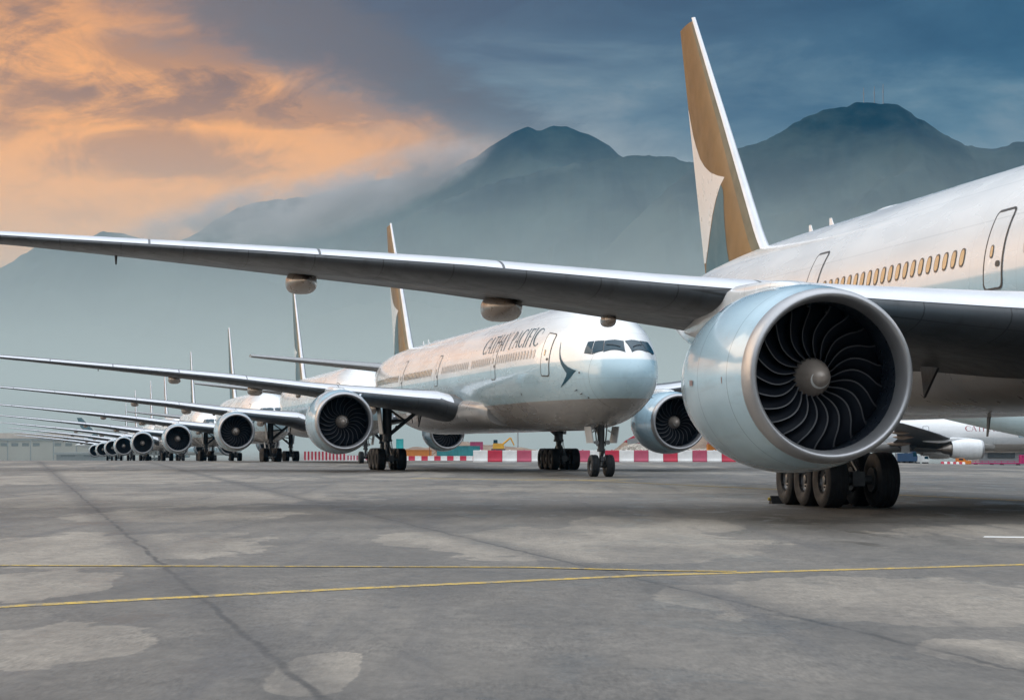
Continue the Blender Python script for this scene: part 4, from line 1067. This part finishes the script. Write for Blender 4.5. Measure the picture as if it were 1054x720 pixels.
b=MB(); b.box((0,20,10.6),(W_-6,30,2.2),0,None,.96); link('parapet',b.mesh('parapet',cached('tpk',lambda:mat('terminal_pink_roof',(.45,.34,.27),.7)),False),r)
for k in range(12):
    b=MB(); b.rod((0,0,0),(0,0,8.6),.25,n=8); link('column',cached('tcol',lambda:b.mesh('column',TR)),r,(-W_/2+W_*(k+.5)/12,-3.2,0))
building('cargo_shed',58,118,840,2.6,20,'low dark cargo shed between the terminal and the row of engines',TR,1,9)
# lamp mast under the second airliner's belly and a few more far off
LM=mat('galvanised_steel',(.45,.46,.46),.45,.5)
for px,D,h,lab in ((533,640,14,'slim lamp mast seen under the second airliner\'s belly, right of its far engine'),):
    X=at(px,D); r=link('lamp_mast',None,None,(X,D,gz(X,D))); tag(r,lab,'lamp mast')
    b=MB(); b.rod((0,0,0),(0,0,h),.28,.16,8); link('pole',b.mesh('pole',LM),r)
    b=MB(); b.box((0,0,h),(2.4,.5,.35)); link('lamp_head',b.mesh('lamp_head',LM,False),r)
# background airliners, parked side-on
def park(label,pxeng,D,a,sca,dz=0,**k):
    "place so that the starboard engine lip has this bearing"
    es=(ES-(5.3 if k.get('short') else 0))*sca; X=at(pxeng,D)
    N=(X+es*sin(a)+EY*sca*cos(a),D-es*cos(a)+EY*sca*sin(a))
    return airliner(label,N,a,**k,sca=sca)
park('white airliner with red lettering parked side-on behind the nearest engine at right',1011,318,R(94),.86,short=False,lod=1,nac=NACW,liv=cached('livw',lambda:livery_mat('white_livery',(.80,.79,.78),(.66,.68,.69),(.42,.39,.36),4.9,3.7)),fin='red',text=(26.0,13.5,5.95,6.85,REDL),emblem=False)
# tail cone of a pale teal airliner just below the nearest belly
a=R(57); s=73.; Dt=245; N=(at(940,Dt)+s*sin(a),Dt-s*cos(a))
airliner('pale teal airliner whose tail cone shows below the nearest airliner\'s belly',N,a,lod=2,liv=LIVT,fin='teal',emblem=False)
a=R(86); s=71; Dt=800; N=(at(82,Dt)+s*.86*sin(a),Dt-s*.86*cos(a))
airliner('far hazy airliner with a broad teal fin, side-on beyond the row',N,a,lod=2,fin='teal',emblem=False,sca=.86)
a=R(-60); Dt=700; N=(at(-60,Dt),Dt)
# haze
def volume(name,mn,mx,dens,colr):
    m=bpy.data.materials.new(name); m.use_nodes=True; t=NT(m.node_tree); t.n.remove(t.n['Principled BSDF'])
    v=t.new('ShaderNodeVolumePrincipled'); v.inputs['Color'].default_value=(*colr,1); v.inputs['Density'].default_value=dens; v.inputs['Anisotropy'].default_value=0
    t.l.new(v.outputs[0],t.n['Material Output'].inputs['Volume'])
    b=MB(); c=[(p+q)/2 for p,q in zip(mn,mx)]; d=[q-p for p,q in zip(mn,mx)]; b.box(c,d)
    o=link(name,b.mesh(name,m,False)); return tag(o,None,None,kind='stuff')
HAZE=1
def mist(name,c,r,dens,seed,tilt=0.):
    m=bpy.data.materials.new(name); m.use_nodes=True; t=NT(m.node_tree); t.n.remove(t.n['Principled BSDF'])
    tc=t.new('ShaderNodeTexCoord').outputs['Object']
    ln=t.new('ShaderNodeVectorMath',operation='LENGTH'); t.put(ln.inputs[0],tc)
    n=t.noise(t.mapping(tc,loc=(seed,seed,0),sca=(r[0]/r[2]*.55,r[1]/r[2]*.35,1.)),1.5,5,.6)
    v=t.new('ShaderNodeVolumePrincipled'); v.inputs['Color'].default_value=(.80,.74,.73,1)
    t.put(v.inputs['Density'],t.m('MULTIPLY',t.m('MULTIPLY',t.mr(ln.outputs['Value'],1.,.25),t.mr(n,.40,.62)),dens))
    t.l.new(v.outputs[0],t.n['Material Output'].inputs['Volume'])
    try: m.volume_intersection_method='ACCURATE'
    except Exception: pass
    b=MB(); rows=[]
    for i in range(13):
        a=PI*i/12; rows.append([(sin(a)*cos(2*PI*j/24),sin(a)*sin(2*PI*j/24),cos(a)) for j in range(24)])
    b.grid(rows,0,True); o=link(name,b.mesh(name,m),None,c,(0,-tilt,0),r); return tag(o,None,None,kind='stuff')
mist('mist',(at(375,4700),4700,(HOR-196)/FPX*4700),(330,260,75),.016,3.,.35)
mist('mist',(at(270,4500),4500,(HOR-222)/FPX*4500),(380,260,80),.015,8.,.2)
mist('mist',(at(455,4800),4800,(HOR-172)/FPX*4800),(150,200,45),.014,12.,.5)
if HAZE:
    volume('haze',(-9500,-400,-10),(9500,8600,1150),.00005,(.01,.24,.46))
    tag(volume('fog_bank',(-5000,660,-9),(5000,3300,100),.0014,(.87,1.,.97)),None,None)
